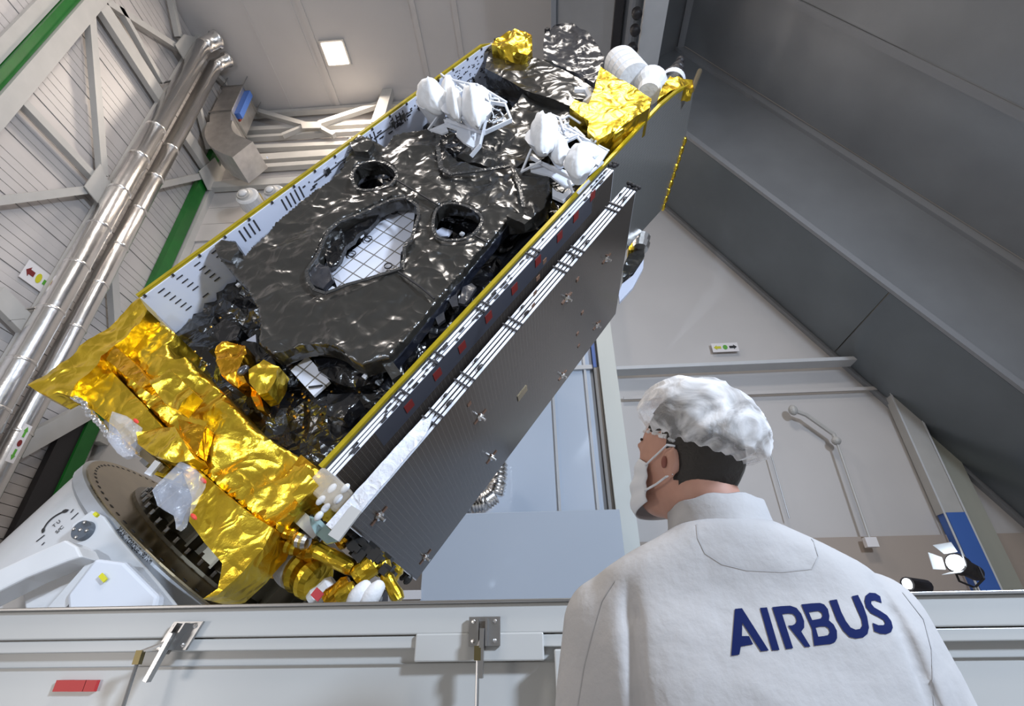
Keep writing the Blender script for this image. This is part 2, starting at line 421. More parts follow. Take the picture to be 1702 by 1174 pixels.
# faces left of the corner, running towards the viewer
P_a = onY(922, 108, YG)
yend = .4
for a, b, m in ((c0, P_b, M_PANEL), (P_b, P_a, M_PANEL)):
    n2 = V((-(b-a).z, 0, (b-a).x)).normalized(); n2 = n2 if n2.z > 0 else -n2
    W.part(MB().prism([a, b, V((b.x, yend, b.z)), V((a.x, yend, a.z))], n2*.05), 'metal_panel', m)
W.part(MB().bar(c0-V((0, 0, .05)), V((c0.x, yend, c0.z-.05)), .16, .08), 'joint_strip', M_STRIP)
W.part(MB().bar(P_a-V((.03, 0, 0)), V((P_a.x-.03, yend, P_a.z)), .10, .14), 'edge_strip', M_STRIP)
W.part(MB().bar(P_b-V((0, 0, .06)), V((P_b.x, yend, P_b.z-.06)), .16, .10), 'edge_strip', M_BLACKP)
W.part(MB().tube(onY(1038, 120, YG)-V((0, 0, .1)), onY(1038, 120, YG)*1+V((0, yend-YG, -.1)), .16, .16, 16), 'round_beam', M_STRIP, smooth=False)
W.part(MB().prism([P_a+V((0, .0, 0)), P_b, P_b+V((0, 0, 2.6)), P_a+V((0, 0, 2.6))], (0, .05, 0)), 'metal_panel', M_PANEL)
# control box with three round knobs
a = onY(1068, 100, 5.6)
e = empty('control_box', a, 'white box with three round black knobs under the dark canopy', 'control box'); W = WP(e)
W.part(MB().box((a.x-.12, 4.0, a.z-.06), (a.x+.30, 5.7, a.z+.06)), 'housing', M_WHITE, bevel=.01)
for (px, py) in ((1058, 20), (1055, 48), (1051, 78)):
    p = onZ(px, py, a.z-.07)
    W.part(MB().lathe(p+V((0, 0, .02)), p-V((0, 0, .14)), [(0, .085), (.5, .095), (.8, .09), (1, .05)], 14), 'knob', M_BLACKP, smooth=True)

# ================================================================== LEFT WALL STEELWORK
XW = -7.8
def wallbar(name, pix, w, dep, m, lab=None, cat=None, group=None, x=XW, par=None):
    a = onX(*pix[0], x); b = onX(*pix[1], x); e0 = (a+b)/2
    mb = MB().bar(a, b, w, dep, (1, 0, 0)); mb.v = [v-e0 for v in mb.v]
    o = mb.build(name, m); o.location = e0
    if lab: tag(o, lab, cat, group)
    return o
# columns (vertical)
def column(pxs, parts, label, z0, z1):
    a = onX(*pxs, XW)
    e = empty('steel_column', (XW, a.y, 0), label, 'column'); W = WP(e)
    for nm, dy, wy, xo, dx, m, za, zb in parts:
        W.part(MB().box((XW+xo, a.y+dy-wy/2, za), (XW+xo+dx, a.y+dy+wy/2, zb)), nm, m)
ybase = onX(65, 60, XW).y
column((65, 60), [('web', 0, .16, -.12, .14, M_GREEN, 0, ZC), ('flange', .22, .27, -.12, .2, M_BEAM, 0, ZC),
                  ('flange', -.19, .2, -.12, .08, M_BEAM, 0, ZC)],
       'green steel column with a broad cream flange at the upper left corner', 0, ZC)
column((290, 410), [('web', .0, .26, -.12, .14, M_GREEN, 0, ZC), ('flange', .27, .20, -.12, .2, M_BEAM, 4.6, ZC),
                    ('shadow_web', -.30, .34, -.12, .10, M_BLACKP, 0, 4.9)],  # lower web in plain black: its shade is put into the colour
       'green steel column with shade-darkened lower web behind the spacecraft, in the far corner', 0, ZC)
br = 'steel wall bracing on the ribbed left wall'
B = [((22, 155), (160, 300), .13, 'diagonal cream brace from the left frame edge to the middle gusset plate'),
     ((147, 0), (170, 292), .14, 'upright cream brace meeting the middle gusset plate from above'),
     ((-30, 337), (165, 313), .13, 'near level cream brace at the left edge of the wall'),
     ((166, 8), (272, 172), .30, 'thick grey diagonal beam above the pipes'),
     ((196, 10), (268, 138), .10, 'thin strut beside the thick grey diagonal beam'),
     ((170, 0), (295, 80), .13, 'slanting brace running down to the upper gusset plate'),
     ((283, -5), (297, 62), .12, 'short upright brace above the upper gusset plate'),
     ((300, 0), (338, 66), .08, 'slim brace nearest to the capped pipe ends'),
     ((258, 309), (356, 288), .13, 'level cream brace between the right pipe and the corner column'),
     ((308, 225), (346, 282), .30, 'thick grey brace behind the right pipe, above the corner column'),
     ((330, 180), (348, 248), .10, 'thin tan upright strut left of the square duct'),
     ((355, 120), (374, 140), .10, 'short brace between the pipe caps and the square duct'),
     ((184, 420), (192, 545), .16, 'upright grey brace behind the right pipe beside the gold foil'),
     ((-10, 488), (46, 545), .30, 'short thick brace at the left edge below the arrow sign'),
     ((25, 748), (150, 680), .30, 'pale brace sloping up under the gold foil tip'),
     ((-10, 720), (20, 650), .12, 'thin brace behind the pipes at the far left')]
for a, b, w_, lab in B: wallbar('wall_brace', (a, b), w_, .12, M_BEAM, lab, 'brace', br)
def gusset(pix, lab):
    pts = [onX(x, y, XW+.085) for x, y in pix]; c = sum(pts, V())/len(pts)
    mb = MB().prism([p-c for p in pts], (.02, 0, 0)); o = mb.build("gusset_plate", M_BEAM); o.location = c
    tag(o, lab, 'plate', 'gusset plates of the wall bracing')
gusset([(139, 310), (165, 272), (178, 300), (196, 302), (168, 346), (148, 322)], 'cream gusset plate joining three braces on the left wall')
gusset([(290, 75), (305, 57), (318, 60), (335, 66), (310, 107)], 'cream gusset plate near the upper end of the pipes')
gusset([(330, 285), (356, 262), (372, 290), (362, 318), (345, 316)], 'gusset plate at the corner column beside the square duct')
# bracket hooks
for i, (p, q_, s_) in enumerate([((39, 515), (58, 512), (67, 519)), ((15, 532), (38, 530), (41, 531)), ((268, 138), (283, 135), (288, 142)), ((172, 318), (188, 312), (192, 318))]):
    pts = [onX(*t, XW+.04) for t in (p, q_, s_)]; c = pts[0].copy()
    o = MB().path([t-c for t in pts], .022, 6).build('hook_bracket', M_STEEL); o.location = c
    tag(o, ['steel hook bracket just below the arrow sign', 'steel hook bracket at the left frame edge under the arrow sign',
            'steel hook bracket beside the left pipe near the ceiling', 'small steel hook bracket on the middle gusset plate'][i], 'bracket', 'hook brackets on the left wall')
# slim rail behind pipes
a = onX(205, 280, XW)
o = MB().box((-.06, -.09, 0), (.06, .09, ZC)).build('wall_rail', M_BEAM); o.location = (XW+.0, a.y, 0)
tag(o, 'slim cream upright rail on the wall just left of the pipes', 'rail')
# pipes
def pipe(yv, xv, r, toppx, label, seams):
    e = empty('duct_pipe', (xv, yv, 0), label, 'pipe', 'polished pipes on the left wall')
    top = onX(*toppx, xv); W = WP(e); zt = min(top.z, ZC-.56)
    W.part(MB().tube((xv, yv, 0), (xv, yv, zt), r, r, 28), 'tube', M_CHROME, smooth=True)
    for z in seams:
        W.part(MB().lathe((xv, yv, z), (xv, yv, z+.05), [(0, r), (.2, r+.012), (.8, r+.012), (1, r)], 28), 'seam_ring', M_CHROME, smooth=True)
    el = MB().lathe((xv, yv, zt), (xv+.22, yv+.05, zt+.42), [(0, r), (.3, r*1.0), (.75, r*1.0), (.8, r*1.18), (.95, r*1.18), (1, r*.9)], 28)
    W.part(el, 'end_cap', M_CHROME, smooth=True)
y1_, y2_ = 5.84, 6.31
pipe(y1_, -7.5, .175, (362, 52), 'left polished aluminium pipe running up the wall', [onX(x, y, -7.5).z for x, y in ((262, 222), (233, 268), (202, 325), (167, 383), (130, 447), (85, 521), (40, 608), (5, 690))])
pipe(y2_, -7.5, .15, (381, 80), 'right polished aluminium pipe running up the wall', [onX(x, y, -7.5).z for x, y in ((281, 248), (256, 298), (228, 352), (195, 412), (159, 474), (117, 545), (68, 630), (25, 720))])
# square duct in the corner
pa = onY(350, 187, 6.9); pb = onY(382, 190, 6.9); 
ya = 6.9; yb2 = 7.6
e = empty('square_duct', (pa.x, ya, pa.z), 'galvanised square air duct coming down from the ceiling in the corner', 'duct'); W = WP(e)
W.part(MB().box((pa.x, ya, pa.z), (pb.x, yb2, ZC-.45)), 'upper_duct', M_DUCT, bevel=.01)
for hx_, hy_ in ((pa.x, ya), (pb.x, ya), (pa.x, yb2), (pb.x, yb2)): W.part(MB().tube((hx_, hy_, ZC-.46), (hx_, hy_, ZC), .012, .012, 6), 'hanger_rod', M_STEEL)
W.part(MB().box((pa.x-.04, ya-.04, ZC-.48), (pb.x+.04, yb2+.04, ZC-.43)), 'flange', M_STEEL)
W.part(MB().box((pa.x-.03, ya-.03, pa.z-.05), (pb.x+.03, yb2+.03, pa.z)), 'flange', M_STEEL)
t0 = [V((pa.x, ya, pa.z-.05)), V((pb.x, ya, pa.z-.05)), V((pb.x, yb2, pa.z-.05)), V((pa.x, yb2, pa.z-.05))]
t1 = [p+V((.10, 0, -.35)) for p in t0]
W.part(MB().add(t0+t1, [(0,1,5,4),(1,2,6,5),(2,3,7,6),(3,0,4,7)]), 'transition', M_DUCT)
mb = MB(); n = 12; prev = None
c0_ = (t1[0]+t1[2])/2; hw = (pb.x-pa.x)/2+.05
for i in range(n+1):
    ang = math.radians(58)*min(1, i/(n-2)); ex = max(0, i-(n-2))*.22
    dirv = V((math.sin(ang), 0, -math.cos(ang))); nx = V((-dirv.z, 0, dirv.x))
    c = c0_+V((1.05*(1-math.cos(ang)), 0, -1.05*math.sin(ang)))+dirv*ex
    mb.v += [c-nx*hw-V((0, .36, 0)), c+nx*hw-V((0, .36, 0)), c+nx*hw+V((0, .36, 0)), c-nx*hw+V((0, .36, 0))]
    if prev is not None:
        k = len(mb.v)-8; mb.f += [(k, k+1, k+5, k+4), (k+1, k+2, k+6, k+5), (k+2, k+3, k+7, k+6), (k+3, k, k+4, k+7)]
    prev = 1
k = len(mb.v)-4; mb.f.append((k, k+1, k+2, k+3)); W.part(mb, 'elbow', M_DUCT, fixn=True)
bs_ = onY(414, 188, 6.95); bt_ = onY(404, 206, 6.95)
W.part(MB().box((pb.x, ya+.1, pa.z+.05), (pb.x+.14, ya+.25, pa.z+1.0)), 'blue_angle', M_BLUE)
W.part(MB().box((pb.x, ya+.26, pa.z+.05), (pb.x+.05, ya+.32, pa.z+1.0)), 'red_angle', M_RED)
# back wall girts and truss
G = [((416, 186), (690, 172), .12, 'topmost pale rail on the back wall under the ceiling'), ((410, 218), (640, 205), .16, 'pale rail touching the centre gusset of the back wall truss'),
     ((410, 231), (640, 217), .10, 'thin pale rail just below the truss on the back wall'), ((410, 248), (600, 240), .14, 'middle pale rail on the back wall'),
     ((410, 266), (580, 255), .24, 'thick pale rail of broad section on the back wall'), ((410, 281), (560, 271), .14, 'pale rail on the back wall above the lowest sheet'),
     ((336, 312), (520, 301), .22, 'lowest white rail on the back wall above the round speakers')]
def ybar(name, a, b, w_, dep, m, lab, cat, group, y=YB-.12):
    p = onY(*a, y); q_ = onY(*b, y); p.z = min(p.z, ZC-.12); q_.z = min(q_.z, ZC-.12); c = (p+q_)/2
    o = MB().bar(p-c, q_-c, dep, w_, (0, 0, 1) if abs((q_-p).z) < abs((q_-p).x) else (0, 1, 0)).build(name, m); o.location = c; return tag(o, lab, cat, group)
for a, b, w_, lab in G: ybar('wall_rail', a, b, w_, .14, M_BEAM, lab, 'rail', 'rails across the back wall')
for a, b, w_, lab in [((427, 174), (506, 208), .14, 'truss diagonal on the back wall sloping down from the duct'), ((650, 158), (530, 207), .16, 'truss diagonal on the back wall rising towards the spacecraft'),
                      ((505, 212), (470, 226), .10, 'short lower truss strut left of the centre gusset'), ((530, 212), (556, 226), .10, 'short lower truss strut right of the centre gusset')]:
    ybar('truss_strut', a, b, w_, .12, M_BEAM, lab, 'brace', 'truss struts on the back wall', YB-.25)
pts = [onY(x, y, YB-.325) for x, y in ((500, 204), (534, 204), (534, 214), (503, 215))]; c = pts[0].copy()
o = MB().prism([p-c for p in pts], (0, -.03, 0)).build('gusset_plate', M_BEAM); o.location = c
tag(o, 'small bolted gusset plate at the centre of the back wall truss', 'plate', 'gusset plates of the wall bracing')
pts = [onY(x, y, YB-.33) for x, y in ((641, 150), (657, 150), (640, 215), (620, 215))]; pts[0].z = pts[1].z = ZC-.01; c = pts[0].copy()
o = MB().prism([p-c for p in pts], (0, -.2, 0)).build('steel_post', M_BEAM); o.location = c
tag(o, 'broad cream post behind the upper edge of the spacecraft panel', 'post')
for (px, py, r, lab) in ((411, 328, .24, 'round white nozzle below the square duct, the left one'), (455, 322, .22, 'round white nozzle half hidden by the yellow spacecraft edge')):
    p = onY(px, py, YB-.75)
    e = empty('air_nozzle', p, lab, 'nozzle', 'round nozzles on the back wall'); W = WP(e)
    W.part(MB().lathe(p+V((0, .7, 0)), p-V((-.05, .1, .05)), [(0, r*.7), (.6, r*.7), (.62, r), (.97, r), (1, r*.85)], 24), 'housing', M_WHITE, smooth=False)
    W.part(MB().lathe(p-V((0, .09, .05)), p-V((-.0, .16, .06)), [(0, r*.8), (.5, r*.6), (1, r*.55)], 24), 'cone', M_BEAM)
    W.part(MB().ball(p-V((0, .17, .06)), (r*.4, r*.2, r*.4)), 'core', M_WHITE, smooth=True)
    W.part(MB().box(p+V((-.1, .15, r*.9)), p+V((.12, .5, r*1.25))), 'yellow_clamp', M_YEL)
# ---- back wall right side
def flat(name, pix, y, thick, m, lab=None, cat=None, group=None, par=None):
    pts = [onY(px, py, y) for px, py in pix]; c = sum(pts, V())/len(pts)
    o = MB().prism([p-c for p in pts], (0, thick, 0)).build(name, m); o.location = c
    if lab: tag(o, lab, cat, group)
    if par: o.parent = par
    return o
yb = YB-.02
p0 = onY(992, 600, 7.75); p1 = onY(1050, 860, 7.75)
xl = onY(1012, 750, 7.75).x; xr = onY(1042, 750, 7.75).x
o = MB().box((xl, 7.7, 0), (xr, YB+.05, onY(980, 480, 7.75).z+2)).build('trim_2', mat('pillar_paint', (.60, .62, .58), .4)); tag(o, kind='structure')
o = MB().box((xl-.09, 7.8, onY(1018, 848, 7.8).z), (xl-.01, 7.9, onY(1000, 610, 7.8).z)).build('cable_duct', mat('grey_plastic', (.25, .24, .23), .5)); tag(o, 'narrow grey cable duct up the left side of the pale pillar', 'duct')
o = MB().box((xl-.09, 7.8, onY(1000, 611, 7.8).z+.005), (xl-.03, 7.9, onY(990, 560, 7.8).z+.6)).build('blue_strip', M_BLUE); tag(o, 'thin blue upright strip above the cable duct, beside the pillar', 'strip')
# window left of the pillar
wx0 = onY(790, 850, 7.9).x; wx1 = xl-.1; wz0 = onY(1000, 848, 7.9).z; wz1 = onY(990, 612, 7.9).z
e = empty('window_1', ((wx0+wx1)/2, 7.9, wz0), kind='structure'); W = WP(e)
gm = mat('window_glass', (.55, .62, .72), .08, 0., .8)
W.part(MB().box((wx0, 7.93, wz0), (wx1, 7.96, wz1+1.4)), 'pane', gm)
W.part(MB().box((wx0, 7.86, wz1-.03), (wx1, 7.92, wz1+.05)), 'window_bar', M_WHITE)
for xx in (onY(925, 750, 7.9).x, onY(985, 750, 7.9).x): W.part(MB().box((xx-.02, 7.88, wz0), (xx+.02, 7.93, wz1+1.4)), 'window_bar', M_WHITE)
bx = MB().box((wx0-.6, 7.2, 0), (xl-.02, 7.6, onY(900, 850, 7.2).z)).build('low_partition', mat('pale_blue_panel', (.50, .55, .62), .22, coat=.2), bevel=.01)
tag(bx, 'low pale blue partition below the window, right of the solar panels', 'partition')
flat('partition_label', [(650, 982), (700, 981), (700, 996), (650, 997)], 7.17, .02, M_SIGN, 'small white label sheet on the low pale partition', 'label')
# ledge
zl = onY(1200, 608, 7.8).z
a = onY(1022, 612, 7.8); b = onY(1420, 604, 7.8)
o = MB().box((0, -.0, -.035), (7.0-a.x+2.2, .25, .035)).build('wall_ledge', M_WHITE, bevel=.01); o.location = (xr-.0, 7.72, zl); tag(o, 'long white glossy ledge across the back wall above the worker', 'ledge')
o = MB().box((0, 0, -.03), (7, .03, .03)).build('wall_batten', M_WALL); o.location = (xr+.1, 7.95, onY(1200, 655, 7.95).z); tag(o, 'thin pale batten below the ledge on the back wall', 'batten')
# corner pillar and flat olive strip
y = 7.82
a, b = onY(1586, 890, y), onY(1620, 890, y); zb_ = onY(1590, 852, y).z
e = empty('pillar', ((a.x+b.x)/2, y, 0), 'pale upright pillar with a blue lower half behind the studio lamp', 'pillar'); W = WP(e)
W.part(MB().box((a.x, y, zb_), (b.x, YB+.0, zb_+3.2)), 'shaft', M_BEAM)
W.part(MB().box((a.x-.015, y-.01, 0), (a.x+.01, y+.0, zb_+3.2)), 'corner_bead', M_WHITE)
W.part(MB().box((a.x+.02, y-.01, 0), (b.x+.005, YB, zb_)), 'blue_wrap', M_BLUE)
W.part(MB().box((b.x+.006, y-.01, 0), (b.x+.03, y+.02, zb_+3.2)), 'corner_bead', M_WHITE)
y = 7.93
a, b = onY(1624, 890, y), onY(1658, 890, y)
e = empty('pillar', ((a.x+b.x)/2, y, 0), 'olive grey flat strip on the wall right of the blue pillar', 'pillar'); W = WP(e)
W.part(MB().box((a.x, y, 0), (b.x, YB, 6.5)), 'shaft', mat('olive_grey', (.34, .34, .29), .5))  # flat olive grey strip standing against the wall
# arrow signs
def arrow_sign(orig, ex, ey, nrm, cols, lab):
    e = empty('arrow_sign', orig, lab, 'sign', 'arrow signs on the walls'); W = WP(e)
    P_ = lambda u, v, o=0: orig+ex*u+ey*v+nrm*o
    W.part(MB().prism([P_(-.5, -.5), P_(.5, -.5), P_(.5, .5), P_(-.5, .5)], nrm*.01), 'board', M_SIGN)
    def arr(sg, m):
        pts = [(.16, -.13), (.32, -.13), (.32, -.26), (.44, 0), (.32, .26), (.32, .13), (.16, .13)]
        W.part(MB().prism([P_(sg*u, v, .012) for u, v in pts], nrm*.004), 'arrow', m)
    arr(-1, cols[0]); arr(1, cols[2])
    W.part(MB().prism([P_(.09*math.cos(t*.5236), .26*math.sin(t*.5236), .012) for t in range(12)], nrm*.004), 'dot', cols[1])
a = onX(38, 449, XL+.02); b = onX(88, 476, XL+.02)
c = onX(63, 463, XL+.02); sy = (b.y-a.y)
arrow_sign(c, V((0, sy, 0)), V((0, 0, .34)), V((1, 0, 0)), (M_SRED, M_YELL, M_SGRN), 'white sign with red arrow, yellow dot and green arrow on the left wall')
c = onY(1205, 578, YB-.02); wd_ = onY(1227, 578, YB-.02).x-onY(1183, 578, YB-.02).x
arrow_sign(c, V((wd_, 0, 0)), V((0, 0, wd_*.40)), V((0, -1, 0)), (M_YELL, M_SGRN, M_INK), 'white sign with yellow arrow, green dot and dark arrow on the back wall')
a = onX(32, 726, -7.32); e_ = V((0, .0, 0))
arrow_sign(onX(31, 737, -7.3), V((0, .0, -.55)), V((0, .12, 0)), V((1, 0, 0)), (M_SGRN, M_SRED, M_SGRN), 'narrow green and red arrow label on the right pipe')
# cord, conduit
a = onY(1270, 716, 7.9); b = onY(1312, 862, 7.9)
e = empty('pull_cord', a, 'thin dark pull cord hanging from a small switch right of the worker cap', 'cord'); W = WP(e)
W.part(MB().box(a-V((.06, 0, .05)), a+V((.06, .1, .06))), 'switch_box', M_SIGN); W.part(MB().tube(a, b, .011, .011, 6), 'cord', M_STEEL)
pts = [onY(*p, 7.85) for p in ((1318, 682), (1340, 690), (1385, 722), (1390, 733))]; q2 = onY(1447, 900, 7.85)
e = empty('wall_conduit', pts[0], 'beige bent conduit with a rod hanging down the back wall', 'conduit'); W = WP(e)
W.part(MB().path(pts, .035, 8), 'tube', M_BEAM); W.part(MB().ball(pts[0], (.07, .07, .09)), 'fitting', M_BEAM); W.part(MB().ball(pts[-1], (.07, .07, .07)), 'fitting', M_BEAM)
W.part(MB().tube(pts[-1], q2, .02, .02, 6), 'rod', M_BEAM); W.part(MB().box(q2-V((.08, .03, .08)), q2+V((.08, .05, .05))), 'outlet_box', M_SIGN)
# studio lamp
e0 = onY(1592, 936, 6.4)
e = empty('studio_lamp', V((e0.x+.35, 6.4, 0)), 'lit studio lamp with open barn doors on a stand before the blue pillar', 'lamp'); W = WP(e)
fd = V((-.80, -.50, .22)).normalized(); lc = onY(1588, 936, 6.4)
W.part(MB().lathe(lc, lc-fd*.42, [(0, .11), (.25, .11), (.35, .09), (.9, .085), (1, .05)], 18), 'lamp_body', M_BLACKP)
W.part(MB().lathe(lc+fd*.005, lc+fd*.03, [(0, .09), (1, .08)], 18), 'lens', M_STUD)
ux = fd.cross(V((0, 0, 1))).normalized(); uz = ux.cross(fd).normalized()
MD = mat('barn_door_inner', (.75, .8, .85), .4)
for sx, sz in ((1, 0), (-1, 0), (0, 1), (0, -1)):
    o_ = ux*sx*.10+uz*sz*.10; t_ = (ux*sz+uz*sx)*.085; out = fd*.13+(ux*sx+uz*sz)*.06
    a = lc+o_+fd*.03
    W.part(MB().prism([a-t_*.8, a+t_*.8, a+out+t_*1.1, a+out-t_*1.1], (ux*sx+uz*sz)*.006), 'barn_door', MD)
yk = lc-fd*.2
W.part(MB().path([yk+ux*.12, yk+ux*.12-V((0, 0, .12)), yk-V((0, 0, .2)), yk-ux*.12-V((0, 0, .12)), yk-ux*.12], .012, 6), 'yoke', M_BLACKP)
W.part(MB().tube(yk-V((0, 0, .2)), V((yk.x, yk.y, .02)), .022, .025, 10), 'stand_pole', M_STEEL)
for t in range(3):
    d_ = V((math.cos(t*2.1), math.sin(t*2.1), 0)); W.part(MB().tube(V((yk.x, yk.y, .6)), V((yk.x, yk.y, .02))+d_*.5, .012, .012, 6), 'leg', M_STEEL)
spl = bpy.data.lights.new('studio_lamp_light', 'SPOT'); spl.energy = 60; spl.spot_size = 1.6; spl.color = (.85, .92, 1)
so = bpy.data.objects.new('studio_lamp_light', spl); COL.objects.link(so); so.location = lc+fd*.08; so.rotation_euler = fd.to_track_quat('-Z', 'Y').to_euler()
p = onY(1508, 971, 7.0)
e = empty('studio_lamp', (p.x, 7.0, 0), 'second studio lamp just peeking over the worker shoulder', 'lamp'); W = WP(e)
W.part(MB().lathe(p, p+V((.4, .3, 0)), [(0, .08), (1, .08)], 12), 'lamp_body', M_BLACKP); W.part(MB().ball(p-V((.01, .02, 0)), (.06, .03, .06)), 'lens', M_STUD)
W.part(MB().tube(p+V((.2, .15, -.08)), V((p.x+.2, 7.15, 0)), .02, .02, 8), 'stand_pole', M_STEEL)
# flexible duct
pts = []
c = [onY(x, y, 7.45) for x, y in ((828, 740), (829, 770), (828, 800), (822, 822), (806, 834), (785, 838), (765, 838))]
e = empty('flexible_duct', c[2], 'bent corrugated silver hose duct showing below the solar panels', 'duct'); W = WP(e)
mb = MB()
for a, b in zip(c, c[1:]):
    for k in range(4):
        u = a.lerp(b, k/4); v_ = a.lerp(b, (k+1)/4); mb.lathe(u, v_, [(0, .12), (.5, .145), (1, .12)], 16)
W.part(mb, 'hose', M_CHROME, smooth=True)

# ================================================================== SPACECRAFT
sat = empty('satellite', None, 'large satellite in black and gold foil tilted on a white stand', 'satellite', mw=SM)
def sp(mb, name, m, parent=None, **k): return mb.build(name, m, parent or sat, **k)
RL, RR = -4.24, -1.84
# --- left radiator panel
def panel_prism(outline, r, t): return MB().prism([S(r, d, l) for d, l in outline], (t, 0, 0))
outL = [(3.0, .27), (3.0, 4.95), (3.05, 5.2), (3.12, 5.30), (5.2, 5.4), (5.2, .27)]
pl_ = sp(panel_prism(outL, RL, -.045), 'radiator_panel', M_WPAN)
tr = MB()
for (a, b) in (((3.0, .27), (3.0, 4.95)), ((3.0, 4.95), (3.12, 5.30))):
    tr.bar(S(RL-.03, a[0]-.01, a[1]), S(RL-.03, b[0]-.01, b[1]), .034, .03, (0, 1, 0))
sp(tr, 'edge_trim', M_YEL, pl_)
sl = MB()
rows = [(i, j) for i in range(9) for j in range(4)]
rnd = random.Random(3)
for l in [.42, .60, .78, .96]:
    for d in (3.05, 3.11, 3.17, 3.23, 3.29, 3.35):
        if rnd.random() < .85: sl.box(S(RL+.0, d-.003, l-.03+(d-3)*.2), S(RL+.006, d+.006, l+.03+(d-3)*.2))
for l0, n in ((1.25, 4), (1.75, 5), (2.9, 3), (3.3, 4), (3.7, 3)):
    for k in range(n):
        l = l0+k*.055; sl.box(S(RL, 3.03, l), S(RL+.006, 3.16, l+.012))
for k in range(90):
    l = rnd.uniform(4.25, 5.15); d = rnd.uniform(3.04, 3.36); sl.box(S(RL, d, l), S(RL+.006, d+.008, l+rnd.choice((.012, .03, .05))))
for k in range(40):
    l = rnd.uniform(2.0, 4.0); d = rnd.uniform(3.04, 3.16); sl.box(S(RL, d, l), S(RL+.008, d+.012, l+rnd.choice((.01, .03, .06))))
sp(sl, 'slots', M_SLOT, pl_)['kind'] = 'stuff'
ck = MB()
for l in [.3+i*.27 for i in range(19)]: ck.box(S(RL, 2.985, l), S(RL+.012, 3.01, l+.02))
sp(ck, 'edge_clips', M_SLOT, pl_)['kind'] = 'stuff'
for k, (l, d) in enumerate(((3.25, 3.08), (3.42, 3.08), (2.62, 3.06), (2.30, 3.07), (3.9, 3.09))):
    sp(MB().box(S(RL, d-.03, l), S(RL+.03, d+.03, l+.05)).box(S(RL, d+.01, l-.15), S(RL+.015, d+.02, l+.18)), 'wiring_bracket', M_STEEL, pl_)
# --- right radiator panel
outR = [(3.0, .13), (3.0, 4.82), (3.05, 5.2), (3.14, 5.55), (3.28, 5.76), (4.0, 5.88), (4.39, 5.70), (4.9, 5.65), (4.8, 4.82), (4.8, .13)]
pr_ = sp(panel_prism(outR, RR-.04, .04), 'radiator_panel', M_OSR)
tr = MB()
for a, b in zip(outR[:4], outR[1:5]): tr.bar(S(RR-.012, a[0]-.01, a[1]), S(RR-.012, b[0]-.01, b[1]), .032, .03, (0, 1, 0))
sp(tr, 'edge_trim', M_YEL, pr_)
tr = MB()
for i in range(9):
    a = V((4.0+i*.11, 5.86-i*.03)); tr.ball(S(RR+.0, a.x, a.y), (.03, .07, .035+.02*(i % 2)), 8, 5)
sp(tr, 'foil_fringe', M_GOLD, pr_, smooth=True)
sp(MB().bar(S(RR-.02, 4.9, 5.65), S(RR-.02, 4.78, 4.82), .04, .02, (1, 0, 0)), 'edge_trim', M_BLACKP, pr_)
# --- inner deck and back, deep black foil
f = lambda a, b: S(a, 3.46, b)
deck = sheet([(RL+.04, -.10), (RR-.08, -.10), (RR-.05, 5.1), (RL+.02, 5.15)], [], .075, f, .16, .5, V((0, 1, 0)), s=1.9, edge=.2)
sp(deck, 'inner_blanket', M_BFOILD, smooth=False)
# --- big crumpled front blanket with cut-outs
P0 = [(359, 411), (372, 403), (392, 402), (410, 428), (432, 403), (470, 365), (512, 330), (548, 305), (572, 282), (578, 262), (582, 232), (612, 230), (640, 246), (657, 228), (700, 219), (728, 213),
      (740, 250), (762, 272), (800, 280), (850, 276), (862, 284), (888, 280), (912, 296), (917, 318), (905, 346), (886, 362), (868, 366), (842, 368), (820, 395), (790, 432), (745, 484), (700, 538), (668, 575), (648, 600),
      (630, 602), (602, 610), (584, 600), (566, 586), (545, 577), (520, 574), (498, 576), (470, 586), (455, 590), (432, 574), (436, 548), (430, 515), (412, 482), (392, 462), (374, 440)]
H1 = smooth_loop([(584, 300), (590, 278), (612, 268), (638, 269), (658, 283), (660, 296), (648, 310), (618, 317), (594, 316)])
H2 = [(653, 331), (676, 329), (694, 342), (696, 358), (689, 380), (684, 398), (672, 410), (672, 428), (668, 446), (640, 455), (604, 466), (575, 474), (559, 481), (541, 488), (523, 482), (513, 468), (509, 452), (520, 436), (530, 420), (538, 400), (548, 382), (565, 368), (598, 356), (624, 344)]
H3 = smooth_loop([(719, 380), (722, 352), (736, 339), (760, 338), (785, 346), (804, 362), (796, 381), (778, 397), (750, 401), (728, 397)])
ft = pixsheet(P0, 3.06, .02, .05, .16, (H1, H2, H3), s=1.9, edge=.5)
fb = sp(ft, 'front_blanket', M_BFOIL, smooth=True); fb.modifiers.new('e', 'EDGE_SPLIT').split_angle = .9
def seam(pix, d, r, m, name='taped_seam', parent=None):
    mb = MB(); pts = [SD(x, y, d) for x, y in pix]
    for a, b in zip(pts, pts[1:]): mb.bar(a, b, r*2, .014, (0, 1, 0))
    return sp(mb, name, m, parent or fb)
M_TAPE = mat('black_tape', (.03, .03, .03), .25, 0., 1., bump=.6, bs=30, kind='foil')
seam([(728, 214), (728, 245), (733, 280), (750, 290)], 2.99, .022, M_TAPE); seam([(750, 290), (800, 284), (850, 276)], 2.99, .014, M_TAPE)
seam([(850, 276), (862, 300), (870, 345)], 2.99, .014, M_TAPE)
seam([(660, 300), (700, 324), (730, 342)], 2.99, .006, M_INK); seam([(790, 392), (812, 404)], 2.99, .006, M_INK); seam([(662, 452), (700, 478), (722, 497)], 2.99, .006, M_INK)
for H in (H1, H3, H2): seam(H+[H[0]], 3.0, .013, M_TAPE, 'hole_rim')
